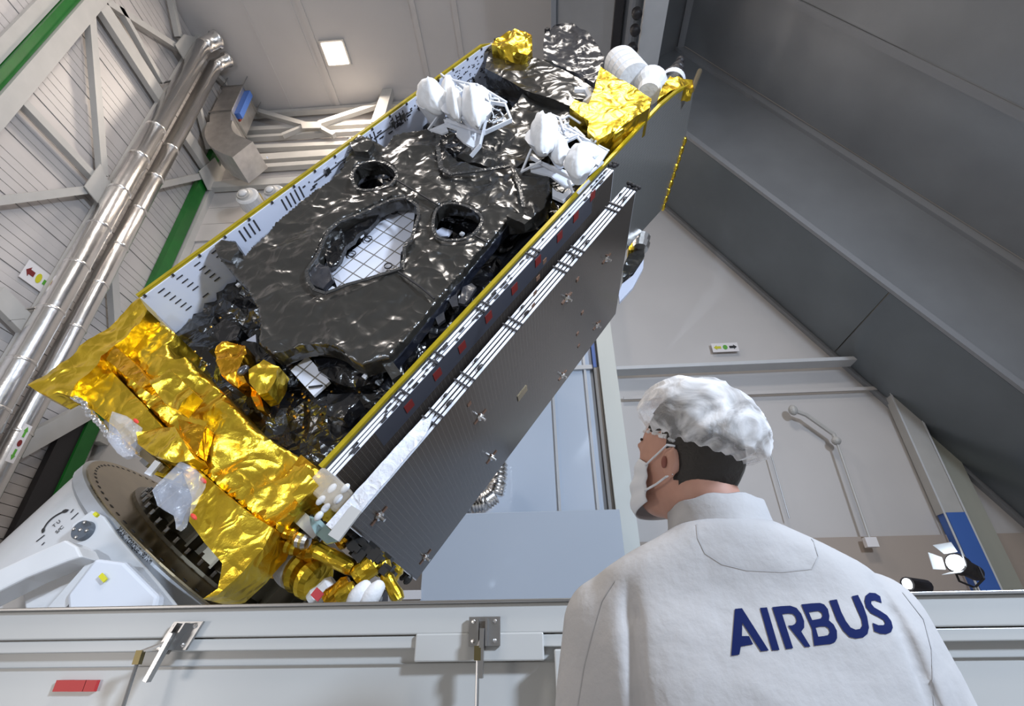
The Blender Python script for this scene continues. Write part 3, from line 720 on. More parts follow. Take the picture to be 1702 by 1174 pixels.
# small tabs and fold pieces
def foil(name, pix, d, m, sp_=.05, amp=.04, skirt=.1, s=3.5, parent=None, **k):
    o = sp(pixsheet(pix, d, sp_, amp, skirt, s=s, **k), name, m, parent, smooth=True); o.modifiers.new('e', 'EDGE_SPLIT').split_angle = .9; return o
foil('blanket_tab', [(359, 411), (371, 402), (393, 405), (400, 418), (385, 436), (366, 430)], 2.99, M_BFOIL)
foil('blanket_tab', [(578, 232), (594, 226), (622, 240), (612, 254), (590, 256)], 3.0, M_BFOIL)
foil('blanket_tab', [(618, 578), (630, 572), (668, 622), (652, 632)], 3.1, M_BFOIL, amp=.02)
foil('blanket_tab', [(852, 352), (884, 366), (872, 376), (842, 360)], 3.0, M_BFOIL, amp=.03)
foil('side_flap', [(842, 368), (846, 376), (650, 612), (646, 600)], 3.12, mat('blue_black_foil', (.012, .014, .022), .12, 0., 1., bump=.6, bs=6, kind='foil'), amp=.02)
# upper black blankets
foil('upper_blanket', [(760, 270), (792, 240), (850, 190), (870, 165), (960, 200), (905, 270), (860, 286), (800, 284)], 3.2, M_BFOIL, .07, .10, .15, 2.6)
foil('upper_blanket', [(820, 120), (870, 150), (960, 190), (950, 215), (880, 190), (800, 150)], 3.3, M_BFOILD, .07, .10, .1, 2.6)
foil('top_beam_cover', [(813, 86), (840, 88), (900, 104), (960, 130), (990, 148), (976, 190), (940, 178), (870, 150), (806, 116)], 3.1, M_BFOIL, .07, .04, .45, 1.6)
foil('black_cover_bag', [(906, 62), (922, 46), (950, 45), (975, 57), (992, 78), (1004, 100), (1000, 128), (986, 144), (958, 128), (930, 116), (904, 104), (903, 80)], 3.45, M_BFILM, .04, .07, .3, 3.0)
sp(MB().box(SD(909, 47, 3.4)-V((.02, 0, .03)), SD(909, 47, 3.4)+V((.03, .1, .03))), 'clip', M_INK)
# lower interior items
foil('black_unit', [(352, 548), (374, 530), (400, 545), (392, 566), (366, 570)], 3.2, M_BFOILD, .06, .01, .2)
foil('black_unit', [(548, 660), (585, 652), (600, 668), (572, 700), (545, 694)], 3.25, M_BFOILD, .05, .06, .15)
foil('black_fold', [(520, 592), (600, 596), (640, 625), (620, 645), (560, 640), (535, 625)], 3.3, M_BFOILD, .06, .09, .1)
foil('black_fold', [(395, 570), (430, 575), (460, 600), (470, 640), (440, 640), (420, 600)], 3.3, M_BFOILD, .06, .09, .1)
sp(MB().ball(S(-2.25, 3.95, 1.75), (.42, .55, 1.1), 24, 16), 'propellant_tank', mat('black_shell', (.012, .013, .018), .15, 0., 1., bump=.3, bs=4, kind='foil'), smooth=True)
for pix in ([(762, 505), (770, 480), (784, 472), (792, 478), (780, 500), (772, 508)], [(745, 500), (760, 492), (762, 510), (752, 512)], [(724, 530), (738, 520), (740, 532), (728, 540)]):
    foil('silver_fold', pix, 3.16, M_BFILM, .03, .03, .03)
tl = sp(pixsheet([(483, 616), (511, 592), (548, 634), (521, 658)], 3.28, .2, .0, .03), 'white_tile', M_GRID)
sp(MB().bar(SD(513, 644, 3.26), SD(536, 641, 3.26), .012, .012, (0, 1, 0)), 'wire', M_INK, tl)
sp(pixsheet([(409, 566), (425, 556), (426, 572), (418, 580)], 3.28, .2, .0, .03), 'white_tile', M_WPAN)
bt = MB()
for k in range(95):
    r = rnd.uniform(RL+.3, RR-.3); l = rnd.uniform(.2, .95)
    if -3.2 < r < -2.2 or rnd.random() < .4: bt.ball(S(r, 3.33, l), (.011, .008, .011), 6, 4)
sp(bt, 'brass_buttons', M_BRASS)['kind'] = 'stuff'
# grid panel seen through the big cut-out
gp = sp(pixsheet([(626, 352), (650, 338), (690, 350), (684, 398), (666, 420), (664, 448), (600, 470), (562, 482), (548, 446), (600, 405)], 3.27, .3, .0, .03), 'grid_panel', M_GRID)
for (x, y) in ((612, 397), (585, 422), (645, 442), (655, 352)):
    p = SD(x, y, 3.25); mb = MB()
    for k in range(10):
        a = k*.628; mb.bar(p+V((.035*math.cos(a), 0, .035*math.sin(a))), p+V((.035*math.cos(a+.6), 0, .035*math.sin(a+.6))), .006, .01, (0, 1, 0))
    sp(mb, 'cable_loop', M_INK, gp)
foil('inner_fold', [(545, 388), (600, 360), (640, 350), (622, 378), (596, 398), (560, 440), (548, 450), (540, 420)], 3.2, M_BFOILD, .05, .08, .05)
foil('inner_fold', [(512, 455), (530, 440), (548, 446), (556, 470), (540, 486), (520, 478)], 3.16, M_BFILM, .04, .07, .05)
sp(pixsheet([(723, 385), (735, 378), (752, 384), (745, 392), (728, 394)], 3.3, .2, 0., .02), 'white_tile', M_WPAN)
for (x, y, w) in ((600, 392, .04), (553, 482, .05), (768, 389, .035), (396, 474, .03), (607, 626, .035), (444, 262, .01)):
    p = SD(x, y, 3.2); sp(MB().box(p-V((w/2, .01, w/2)), p+V((w/2, .01, w/2))), 'tape_square', M_FRAME)
# --- feed clusters
def strut(mb, a, b, d0, d1, w=.03, h=.018): mb.bar(SD(*a, d0), SD(*b, d1), h, w, (0, 1, 0))
def feeds(covers, struts, plates, curls, label):
    e = bpy.data.objects.new('feed_cluster', None); COL.objects.link(e); e.parent = sat; e['label'] = label
    for (x, y, wx, hy, d, rot) in covers:
        c = SD(x, y, d); u = (SD(x+1, y, d)-c); v_ = (SD(x, y-1, d)-c); sx = u.length*wx; sy = v_.length*hy
        ud = u.normalized(); vd = v_.normalized(); cr, srr = math.cos(rot), math.sin(rot)
        U_ = ud*cr+vd*srr; V_ = (vd*cr-ud*srr); N_ = U_.cross(V_).normalized(); 
        if N_.y < 0: N_ = -N_
        R = Matrix((U_, -N_, V_)).transposed()
        def fn(p):
            a = math.atan2(p.z, p.x); k = 1+.05*math.cos(5*a+x)+.03*math.cos(9*a)+.06*noise.noise(V((p.x*3+x, p.y*3, p.z*3)))
            fr = 1.0 if p.y < 0 else 1.25
            cone = .85+.35*max(0, 1-math.hypot(p.x, p.z)*1.1) if p.y > 0 else 1
            fold = (.16*math.exp(-abs(p.x-.2*p.z)/.09)-.10*ridge(V((p.x*1.2+x, p.z*.5, 0)), 2.2)) if p.y > 0 else 0
            return V((p.x*k, (p.y+fold)*fr*cone, p.z*k))
        mb = MB().ball(c, (sx, (sx+sy)*.30, sy), 32, 20, R, fn)
        mb.build('feed_cover', M_FEED, e, smooth=True)
        mb = MB().lathe(c+N_*(sx*.2), c+N_*(sx*1.7), [(0, (sx+sy)*.42), (.5, (sx+sy)*.3), (1, (sx+sy)*.18)], 14); mb.build('feed_horn', M_FRAME, e)
    for (a, b, d0, d1, w) in struts:
        mb = MB(); strut(mb, a, b, d0, d1, w); mb.build('strut', M_FRAME, e)
    for pix, d in plates: pixsheet(pix, d, .3, 0., .02).build('bracket_plate', M_FRAME, e)
    mb = MB()
    for pts, d, r in curls:
        mb.path([SD(x, y, d+rnd.uniform(-.03, .03)) for x, y in pts], r, 5)
    mb.build('wiring', M_FEED, e, smooth=True)['kind'] = 'stuff'
    return e
rr = random.Random(5)
def squig(x0, y0, x1, y1, n, a=4): return [(x0+(x1-x0)*i/n+rr.uniform(-a, a), y0+(y1-y0)*i/n+rr.uniform(-a, a)) for i in range(n+1)]
feeds([(718, 161, 26, 22, 2.78, .25), (745, 152, 12, 20, 2.88, 0), (756, 173, 15, 24, 2.74, .12), (787, 178, 20, 30, 2.72, .1), (800, 170, 18, 20, 2.9, 0)],
      [((712, 216), (735, 184), 3.0, 2.9, .025), ((716, 218), (775, 196), 2.98, 2.9, .02), ((783, 260), (798, 242), 2.98, 2.9, .04), ((798, 242), (815, 170), 2.9, 2.8, .035), ((815, 170), (840, 174), 2.8, 2.82, .035),
       ((840, 174), (850, 200), 2.82, 2.86, .035), ((850, 200), (803, 222), 2.86, 2.92, .04), ((815, 170), (780, 140), 2.8, 2.85, .02), ((780, 140), (752, 133), 2.85, 2.9, .02), ((838, 168), (792, 140), 2.85, 2.9, .02),
       ((758, 143), (775, 156), 2.85, 2.85, .014), ((775, 156), (772, 140), 2.85, 2.85, .014), ((760, 156), (778, 146), 2.85, 2.85, .014), ((733, 124), (752, 140), 2.95, 2.9, .03), ((785, 250), (780, 218), 2.98, 2.9, .02),
       ((790, 252), (790, 222), 2.98, 2.9, .012), ((742, 199), (806, 222), 2.9, 2.9, .035), ((808, 150), (842, 170), 2.9, 2.85, .015), ((745, 205), (720, 215), 2.95, 3.0, .02), ((818, 205), (836, 196), 2.9, 2.9, .012)],
      [([(737, 198), (770, 204), (800, 220), (798, 240), (786, 245), (770, 236), (758, 224), (760, 215), (740, 208)], 2.93), ([(714, 215), (740, 206), (745, 218), (735, 222)], 2.96),
       ([(740, 124), (748, 124), (755, 134), (742, 138)], 2.9), ([(757, 135), (790, 138), (835, 165), (806, 160), (775, 150)], 2.9)],
      [(squig(812, 172, 842, 196, 9), 2.88, .008), (squig(806, 205, 838, 196, 8, 3), 2.88, .006), (squig(815, 180, 832, 205, 9, 5), 2.9, .007), (squig(775, 140, 822, 165, 10, 3), 2.86, .007), (squig(740, 135, 770, 150, 8, 3), 2.86, .008), (squig(800, 145, 830, 170, 8, 3), 2.84, .01)],
      'white fabric covered feeds beside the left panel')
feeds([(902, 223, 20, 31, 2.74, .05), (931, 252, 16, 20, 2.82, .0), (963, 267, 24, 25, 2.7, -.1), (914, 215, 15, 22, 2.88, 0)],
      [((867, 286), (883, 248), 3.0, 2.9, .02), ((866, 286), (900, 268), 3.0, 2.9, .015), ((882, 262), (956, 300), 2.95, 2.9, .03), ((944, 300), (953, 322), 2.95, 2.98, .03), ((960, 322), (980, 300), 2.98, 2.9, .02),
       ((915, 190), (935, 198), 2.9, 2.9, .016), ((935, 198), (945, 192), 2.9, 2.9, .014), ((945, 192), (965, 205), 2.9, 2.9, .014), ((930, 196), (938, 218), 2.88, 2.88, .02), ((938, 212), (958, 222), 2.85, 2.85, .014), ((955, 212), (972, 228), 2.9, 2.9, .014),
       ((945, 230), (960, 224), 2.8, 2.8, .02), ((962, 226), (1012, 252), 2.85, 2.95, .025), ((960, 228), (985, 262), 2.8, 2.85, .02), ((985, 262), (1010, 252), 2.85, 2.95, .02), ((978, 290), (1002, 270), 2.85, 2.95, .02), ((918, 205), (928, 240), 2.85, 2.85, .02)],
      [([(920, 205), (950, 212), (975, 230), (962, 226), (945, 234), (930, 240), (922, 235)], 2.9), ([(962, 228), (990, 240), (1010, 252), (995, 275), (982, 268), (970, 245)], 2.88), ([(880, 272), (905, 270), (945, 285), (955, 305), (940, 312), (915, 292), (882, 284)], 3.0)],
      [(squig(915, 195, 935, 225, 8, 4), 2.86, .008), (squig(922, 232, 950, 225, 9, 4), 2.84, .008), (squig(938, 200, 960, 218, 9, 4), 2.88, .01), (squig(978, 226, 990, 236, 6, 4), 2.88, .01)],
      'white fabric covered feeds beside the right panel')
sp(pixsheet([(918, 312), (925, 318), (936, 322), (945, 314), (950, 320), (936, 334), (918, 326)], 3.02, .2, 0., .03), 'white_bracket', M_FRAME)
sp(pixsheet([(912, 280), (926, 284), (935, 300), (950, 318), (940, 332), (915, 318)], 3.12, .05, .01, .1), 'black_unit', M_BFOILD)
sp(MB().path([SD(x, y, 3.0) for x, y in ((955, 150), (975, 150), (982, 163), (972, 172))], .035, 6), 'white_bracket', M_FRAME)
# --- gold at the top
foil('gold_box_cover', [(997, 113), (1040, 140), (1083, 166), (1079, 181), (1040, 208), (1016, 222), (993, 236), (976, 222), (979, 204), (962, 192), (947, 182), (954, 167), (978, 177), (988, 150)], 2.86, M_GOLD, .05, .035, .3, 2.0)
foil('gold_box_cover', [(818, 84), (821, 68), (845, 58), (873, 56), (884, 66), (885, 84), (876, 97), (868, 100), (845, 90)], 3.02, M_GOLD, .04, .09, .25, 4)
foil('gold_box_cover', [(1050, 200), (1062, 186), (1064, 198), (1052, 208), (1040, 206)], 3.0, M_GOLD, .04, .05, .1)
foil('gold_box_cover', [(1092, 172), (1100, 150), (1112, 134), (1134, 136), (1150, 138), (1152, 147), (1128, 153), (1110, 160)], 3.12, M_GOLD, .04, .07, .15, 4)
hp, hq = SD(1056, 136, 3.3), SD(1028, 102, 3.4); r0 = (SD(1056, 136, 3.3)-SD(1078, 124, 3.3)).length
sp(MB().lathe(hp, hq, [(0, r0*.92), (.17, r0*.95), (.18, r0*.84), (.21, r0*.84), (.22, r0*.95), (.40, r0*.95), (.41, r0*.84), (.44, r0*.84), (.45, r0*.95), (.63, r0*.95), (.64, r0*.84), (.67, r0*.84), (.68, r0*.95), (.88, r0*.93), (1, r0*.8)], 28), 'antenna_horn', M_FEED, smooth=False)
hp, hq = SD(1078, 157, 3.25), SD(1083, 132, 3.32)
sp(MB().lathe(hp, hq, [(0, r0*.55), (.35, r0*.6), (.5, r0*.8), (.8, r0*.85), (.82, r0*.7), (1, r0*.65)], 22), 'antenna_horn', M_FEED, smooth=False)
n0, n1 = SD(1116, 140, 3.3), SD(1131, 100, 3.36); rw = r0*.62
sp(MB().lathe(n0, n1, [(0, rw), (.14, rw), (.16, rw*1.05), (.22, rw*1.05), (.24, rw*.6), (.55, rw*.55), (.57, rw*.62), (.72, rw*.5), (.78, rw*.28), (.9, rw*.25), (.92, rw*.36), (1, rw*.36)], 18), 'sensor_barrel', M_BLACKP)
sp(MB().lathe(n0, n0.lerp(n1, .16), [(0, rw*1.04), (1, rw*1.04)], 24), 'sensor_ring', M_FRAME)
sp(MB().tube(SD(1150, 150, 3.2), SD(1163, 118, 3.3), .03, .03, 8), 'handling_rod', M_BRONZE)
# --- gold at the bottom
GU = [(236, 503), (246, 515), (284, 548), (272, 566), (278, 584), (286, 592), (301, 585), (325, 612), (350, 633), (384, 672), (420, 710), (470, 740), (512, 765), (543, 786), (500, 832), (457, 880), (418, 856), (368, 815), (318, 770), (280, 722), (238, 672), (200, 632), (172, 604), (140, 606), (112, 606), (170, 556), (200, 524)]
def relU(a, b): return .10*max(0, min(1, (b+.27)/.3))+.03*math.sin(a*7+b*3)
gu = foil('gold_blanket', GU, 2.97, M_GOLD, .035, .085, .62, 1.9, rel=relU, edge=.4)
foil('gold_blanket', [(172, 604), (240, 674), (280, 722), (318, 770), (312, 782), (290, 800), (258, 790), (238, 762), (220, 752), (196, 715), (165, 690), (127, 661), (118, 640)], 3.0, M_GOLD, .055, .02, .3, 1.6)
foil('gold_blanket', [(318, 770), (368, 815), (418, 856), (457, 880), (440, 915), (405, 955), (366, 990), (341, 997), (366, 980), (374, 938), (345, 905), (318, 869), (322, 830), (308, 790)], 2.99, M_GOLD, .05, .035, .3, 1.8)
foil('gold_wing', [(238, 500), (180, 545), (120, 602), (84, 627), (55, 645), (70, 656), (88, 664), (104, 657), (122, 662), (138, 640), (168, 612), (176, 598), (214, 560), (250, 520)], 2.94, M_GOLD, .035, .06, .2, 2.6)
foil('gold_bulge', [(232, 722), (262, 712), (300, 716), (318, 742), (332, 768), (300, 776), (262, 762), (236, 742)], 2.86, M_GOLD, .04, .10, .15, 3.6)
foil('gold_bulge', [(258, 640), (292, 622), (330, 660), (306, 690), (280, 676)], 2.9, M_GOLD, .05, .10, .12, 3.)
foil('amber_fold', [(300, 700), (345, 712), (332, 760), (322, 758), (310, 742)], 2.88, M_AMBER, .04, .05, .1, 3.6)
foil('amber_fold', [(196, 580), (222, 602), (256, 640), (240, 648), (206, 622), (180, 600)], 2.9, M_AMBER, .04, .05, .1, 3.6)
foil('gold_flap', [(485, 822), (514, 790), (528, 806), (497, 838)], 2.93, M_GOLD, .06, .01, .03)
# torn silver edge
te = MB(); pts = [(123, 658), (140, 672), (150, 690), (165, 704), (180, 722), (196, 732), (208, 748), (222, 758)]
for a, b in zip(pts, pts[1:]):
    for k in range(3):
        x = a[0]+(b[0]-a[0])*k/3; y = a[1]+(b[1]-a[1])*k/3
        te.ball(SD(x+rnd.uniform(-2, 2), y+rnd.uniform(-2, 2), 2.95), (.03, .02, .022), 7, 5)
sp(te, 'torn_foil_edge', mat('silver_foil', (.8, .82, .85), .2, 1., bump=.5, bs=20, kind='foil'), smooth=False)
# side face of the gold end block (constant r)
pts = [SR(x, y, RR+.02) for x, y in ((540, 788), (457, 881), (404, 960), (470, 968), (500, 905), (556, 850), (568, 812))]
mb = sheet([(p.y, p.z) for p in pts], [], .05, lambda a, b: V((RR+.02-S0.x, a, b)), .04, -.2, V((1, 0, 0)), s=3)
sp(mb, 'gold_side', M_AMBER)
foil('gold_box_cover', [(361, 590), (376, 575), (392, 576), (414, 582), (416, 594), (404, 618), (414, 640), (396, 645), (374, 630), (366, 612)], 3.1, M_AMBER, .035, .08, .15, 4)
foil('gold_box_cover', [(418, 620), (440, 600), (466, 612), (462, 630), (448, 656), (434, 660), (418, 640)], 3.06, M_GOLD, .04, .05, .18, 4)
foil('gold_box_cover', [(420, 640), (434, 660), (444, 688), (432, 684), (420, 662)], 3.2, M_AMBER, .04, .05, .1, 4)
sp(MB().ball(SD(404, 616, 3.05), (.035, .03, .05)), 'thruster_nozzle', M_BFILM, smooth=True)
# --- solar arrays
def stack(rs, l0, l1, d0, d1, name, label, face=None):
    e = bpy.data.objects.new(name, None); COL.objects.link(e); e.parent = sat; e['label'] = label
    for k, r in enumerate(rs):
        last = k == len(rs)-1
        core = MB().box(S(r-.0095, d0, l0), S(r+.0095, d1, l1)).build('solar_panel', M_PEDGE, e)
        MB().box(S(r+.010, d0+.004, l0+.01), S(r+.0125, d1-.004, l1-.01)).build('cell_face', M_CELL, e)
    return e
sb = stack([-1.533, -1.503, -1.471, -1.440], -.03, 3.52, 3.0, 4.75, 'solar_array', 'outer folded stack of four solar panels')
sa = stack([-1.806, -1.778, -1.750], .14, 3.68, 3.0, 4.7, 'solar_array', 'inner folded stack of solar panels with red squares')
rf = -1.4265
rd = MB()
for (x, y) in ((680, 675), (727, 622), (768, 577), (812, 527), (855, 480), (894, 434), (930, 393), (957, 360), (985, 325)):
    p = SR(x, y, -1.736); MB().box(V((p.x, p.y-.045, p.z-.04)), V((p.x+.004, p.y+.045, p.z+.04))).build('red_square', M_RED, sa)
# bright inboard strip
MB().box(S(-1.738, 3.0, .5), S(-1.7365, 3.22, 3.3)).build('grey_strip', mat('grey_film', (.05, .052, .065), .3), sa)
for (x, y) in ((1008, 430), (942, 496), (992, 541), (935, 624), (798, 693), (817, 760), (630, 858), (707, 926)):
    p = SR(x, y, rf); mb = MB().lathe(p, p+V((.05, 0, 0)), [(0, .035), (.3, .03), (.35, .016), (1, .012)], 10)
    h = mb.build('holddown', M_CHROME, sb)
    MB().bar(p+V((.004, 0, -.075)), p+V((.004, 0, .075)), .02, .006, (1, 0, 0)).bar(p+V((.006, -.05, 0)), p+V((.006, .05, 0)), .016, .008, (1, 0, 0)).build('holddown_bracket', mat('copper_patch', (.20, .11, .07), .4, .5), h)
p = SR(868, 654, rf); MB().box(p-V((0, .045, .07)), p+V((.006, .045, .07))).build('inspection_plate', M_BRONZE, sb)
for (x, y) in ((905, 434), (894, 462), (889, 487), (886, 508), (960, 465), (968, 520), (960, 555), (962, 575), (780, 672)):
    p = SR(x, y, rf); MB().box(p-V((0, .02, .02)), p+V((.004, .02, .02))).build('copper_patch', MC['copper_patch'], sb)
def ties(e, r0, r1, ls, knob=True):
    for l in ls:
        for dl in (-.035, .035):
            MB().box(S(r0-.02, 2.985, l+dl-.006), S(r1+.02, 2.998, l+dl+.006)).build('cross_tie', M_SLOT, e)
        if knob:
            MB().ball(S((r0+r1)/2+.03, 2.985, l+.14), (.016, .012, .03), 8, 6).build('hinge_knob', M_BLACKP, e, smooth=True)
            MB().ball(S((r0+r1)/2-.03, 2.985, l+.17), (.012, .012, .02), 8, 6).build('hinge_knob', M_BLACKP, e, smooth=True)
lt = [SD(x, y, 3.0).z+S0.z for x, y in ((714, 690), (768, 630), (848, 538), (930, 443), (952, 418), (1018, 345))]
ties(sb, -1.533, -1.440, lt)
lt = [SD(x, y, 3.0).z+S0.z for x, y in ((654, 650), (722, 594), (795, 507), (886, 421))]
ties(sa, -1.806, -1.750, lt, False)
mb = MB()
for k in range(70):
    l = rnd.uniform(.2, 3.6); r = rnd.choice((-1.80, -1.785, -1.77, -1.755)); mb.box(S(r, 2.99, l), S(r+.014, 2.999, l+rnd.choice((.02, .05))))
mb.build('edge_fittings', M_SLOT, sa)['kind'] = 'stuff'
mb = MB()
for k in range(14):
    mb.ball(S(-1.54+.008*k, 3.0+rnd.uniform(0, .05), 3.54+rnd.uniform(0, .06)), (.022, .02, .02), 7, 5)
for k in range(8): mb.ball(S(-1.81+.008*k, 3.0, 3.72+rnd.uniform(0, .05)), (.02, .02, .02), 7, 5)
mb.build('hinge_fittings', M_BLACKP, sb)['kind'] = 'stuff'
mb = MB()
for k in range(26): mb.ball(S(-1.56+.13*rnd.random(), 3.05+k*.065, -.06), (.03, .025, .03+.02*rnd.random()), 7, 5)
mb.build('edge_wiring', mat('dark_fitting', (.05, .05, .05), .35, .6), sb)['kind'] = 'stuff'
# protective white film on the lower edge
q = sheet([(-1.545, -.10), (-1.43, -.10), (-1.43, .66), (-1.48, .82), (-1.53, .70)], [], .035, lambda a, b: S(a, 2.985, b), .02, .01, V((0, 1, 0)), s=8)
sp(q, 'protective_film', mat('white_film', (.72, .75, .82), .2, 0., 1., bump=.6, bs=30, kind='foil'))
sp(pixsheet([(545, 889), (584, 840), (600, 850), (562, 900)], 2.96, .3, 0., .02), 'grey_plate', mat('light_grey_plate', (.5, .5, .49), .4))
sp(pixsheet([(514, 858), (530, 862), (548, 880), (560, 900), (543, 904), (524, 888), (516, 872)], 3.1, .3, 0., .02), 'teal_plate', M_TEAL)
# clear cover with white fittings
cc = sp(MB().box(S(-1.83, 2.95, -.02), S(-1.60, 3.10, .14)), 'clear_cover', mat('clear_plastic', (.75, .68, .58), .1, 0., .8, alpha=.35), bevel=.02)
for x, y in ((533, 832), (552, 812), (541, 845), (530, 858), (562, 830), (574, 812)):
    p = SD(x, y, 3.0); sp(MB().ball(p, (.022, .02, .035), 10, 6), 'white_fitting', M_FRAME, cc, smooth=True)
sp(MB().box(SD(500, 862, 3.1)-V((.18, 0, .04)), SD(500, 862, 3.1)+V((.16, .1, .04))), 'silver_plate', M_STEEL)
# --- propulsion cluster, gold wrapped
def wrap(p, q, r, m, name='wrapped_tube', d0=3.2, d1=3.2, band=None, n=16):
    a = SD(*p, d0); b = SD(*q, d1); k = max(4, int((b-a).length/.03)); rp = (SD(p[0]+1, p[1], d0)-a).length*r
    prof = [(i/k, rp*(1+.05*math.sin(i*2.1)+.05*rnd.uniform(-1, 1))) for i in range(k+1)]
    prof[0] = (0, rp*.8); prof[-1] = (1, rp*.8)
    o = sp(MB().lathe(a, b, prof, n), name, m, smooth=False)
    if band:
        c_ = a.lerp(b, band[0]); d_ = a.lerp(b, band[1]); sp(MB().lathe(c_, d_, [(0, rp*1.08), (.5, rp*1.12), (1, rp*1.08)], n), 'white_band', M_FEED, o)
    return o
wrap((474, 925), (530, 968), 32, M_GOLD, 'wrapped_thruster', 3.5, 3.4, (.25, .48), 24)
wrap((522, 912), (588, 946), 13, M_GOLD, d0=3.2, d1=3.2)
wrap((500, 905), (528, 918), 20, M_AMBER, d0=3.3, d1=3.3)
wrap((478, 902), (496, 912), 15, M_GOLD, d0=3.2, d1=3.2)
wrap((492, 896), (512, 902), 13, M_CHROME, 'steel_coupling', 3.15, 3.15)
wrap((470, 884), (492, 890), 10, M_AMBER, d0=3.1, d1=3.1)
wrap((560, 905), (582, 888), 14, M_AMBER, d0=3.3, d1=3.3)
wrap((590, 962), (630, 930), 17, M_GOLD, d0=3.2, d1=3.2)
wrap((620, 925), (640, 950), 16, M_GOLD, d0=3.3, d1=3.3)
wrap((640, 955), (664, 998), 11, M_GOLD, d0=3.2, d1=3.2)
wrap((540, 998), (582, 968), 14, M_AMBER, d0=3.2, d1=3.2)
wrap((560, 995), (590, 975), 12, M_GOLD, d0=3.15, d1=3.15)
wrap((646, 962), (662, 940), 14, M_GOLD, d0=3.6, d1=3.6)
wrap((575, 1000), (640, 1000), 20, M_BLACKP, d0=3.5, d1=3.5)
wrap((515, 1000), (556, 968), 14, M_FEED, 'white_sleeve', 3.3, 3.3)
sp(MB().box(SD(528, 987, 3.1)-V((.03, 0, .03)), SD(528, 987, 3.1)+V((.03, .01, .02))), 'red_label', mat('pink_red', (.5, .05, .06), .5))
for x in (596, 618):
    p = SD(x, 990, 3.05); sp(MB().ball(p, (.05, .05, .09), 16, 10, None, lambda p: p*(1+.08*noise.noise(p*3))), 'white_cap', M_FEED, smooth=True)
mb = MB()
for k in range(60):
    x = rnd.uniform(575, 650); y = 880+(x-575)*.75+rnd.uniform(-4, 28); p = SD(x, y, rnd.uniform(3.15, 3.4)); s_ = rnd.uniform(.012, .035); mb.box(p-V((s_, s_, s_)), p+V((s_, s_, s_)))
for k in range(30):
    x = rnd.uniform(500, 560); y = 868+rnd.uniform(-8, 28); p = SD(x, y, rnd.uniform(3.15, 3.3)); s_ = rnd.uniform(.008, .022); mb.box(p-V((s_, s_, s_)), p+V((s_, s_, s_)))
sp(mb, 'drive_mechanism', MC['dark_fitting'])['kind'] = 'stuff'
sp(pixsheet([(600, 900), (622, 905), (650, 930), (640, 942), (612, 920)], 3.35, .1, .0, .02), 'silver_plate', M_STEEL)
# --- hardware on the far upper side
foil('gold_box_cover', [(1049, 380), (1058, 379), (1063, 392), (1058, 410), (1052, 420), (1044, 420), (1045, 400)], 4.95, M_GOLD, .06, .06, .2, 4)
sp(MB().lathe(SD(1064, 414, 4.9), SD(1068, 392, 4.9), [(0, .1), (.4, .12), (.5, .09), (.9, .11), (1, .08)], 12), 'clear_cover', M_CHROME)
sp(MB().tube(SD(1056, 390, 4.9), SD(1080, 394, 4.9), .03, .03, 8), 'white_pipe', M_FRAME)
foil('black_unit', [(1046, 424), (1070, 415), (1070, 432), (1052, 458), (1034, 474), (1034, 450)], 4.95, M_BFOIL, .08, .10, .2, 3)
sp(pixsheet([(1070, 431), (1069, 446), (1052, 478), (1030, 502), (1028, 488), (1034, 472), (1052, 458)], 4.9, .3, .0, .05), 'white_panel', M_WPAN)
# --- loose plastic bags hanging under the gold end
foil('plastic_bag', [(196, 690), (214, 694), (234, 710), (228, 735), (232, 760), (214, 766), (200, 756), (178, 728), (186, 706)], 2.88, M_FILM, .03, .06, .04, 5)
foil('plastic_bag', [(308, 772), (325, 780), (344, 800), (334, 830), (318, 858), (302, 884), (298, 862), (270, 845), (266, 822), (284, 800)], 2.86, M_FILM, .03, .08, .05, 5)
for x, y in ((338, 799), (322, 859), (226, 700)): sp(MB().ball(SD(x, y, 2.84), (.03, .01, .012), 8, 5), 'red_tape', mat('red_tape', (.6, .05, .03), .4))
mb = MB(); pp = [(232, 742), (246, 752), (256, 766), (268, 772)]
for x, y in ((232, 744), (240, 752), (250, 760), (246, 770), (258, 768), (268, 776)):
    p = SD(x, y, 2.95); mb.box(p-V((.035, .03, .02)), p+V((.035, .03, .02)))
sp(mb, 'connector_block', M_STEEL); sp(MB().bar(SD(236, 752, 2.92), SD(272, 782, 2.92), .04, .03, (0, 1, 0)), 'connector_arm', M_BRONZE)
sp(MB().bar(SD(246, 790, 2.9), SD(264, 768, 2.9), .05, .02, (0, 1, 0)), 'white_bracket', M_FRAME)

# ================================================================== INTEGRATION STAND
dc, dl = (-2.80, 4.72), -.9
SO = S(dc[0], dc[1], dl-1.2)
mw = SM @ Matrix.Translation(SO)
stand = empty('integration_stand', None, 'white tilting integration stand with round bronze plate under the satellite', 'stand', mw=mw)
def st(mb, name, m, parent=None, **k):
    mb.v = [v-SO for v in mb.v]; return mb.build(name, m, parent or stand, **k)
ax = lambda l, r=dc[0], d=dc[1]: S(r, d, l)
RD = 1.525
drum = st(MB().lathe(ax(dl-.085), ax(dl-1.35), [(0, RD-.03), (.02, RD), (.92, RD-.05), (1, RD-.2)], 64), 'drum', M_WHITE, smooth=True)
drum.modifiers.new('e', 'EDGE_SPLIT').split_angle = .6
st(MB().lathe(ax(dl-1.3), ax(dl-1.75), [(0, RD*.8), (.5, RD*.8), (.85, RD*.74), (1, RD*.6)], 48), 'end_cap', mat('warm_white', (.68, .62, .58), .4), smooth=True)
plate = st(MB().lathe(ax(dl-.085), ax(dl), [(0, RD+.02), (.9, RD+.02), (1, RD)], 72), 'rotary_plate', mat('plate_rim', (.42, .44, .47), .35, .3))
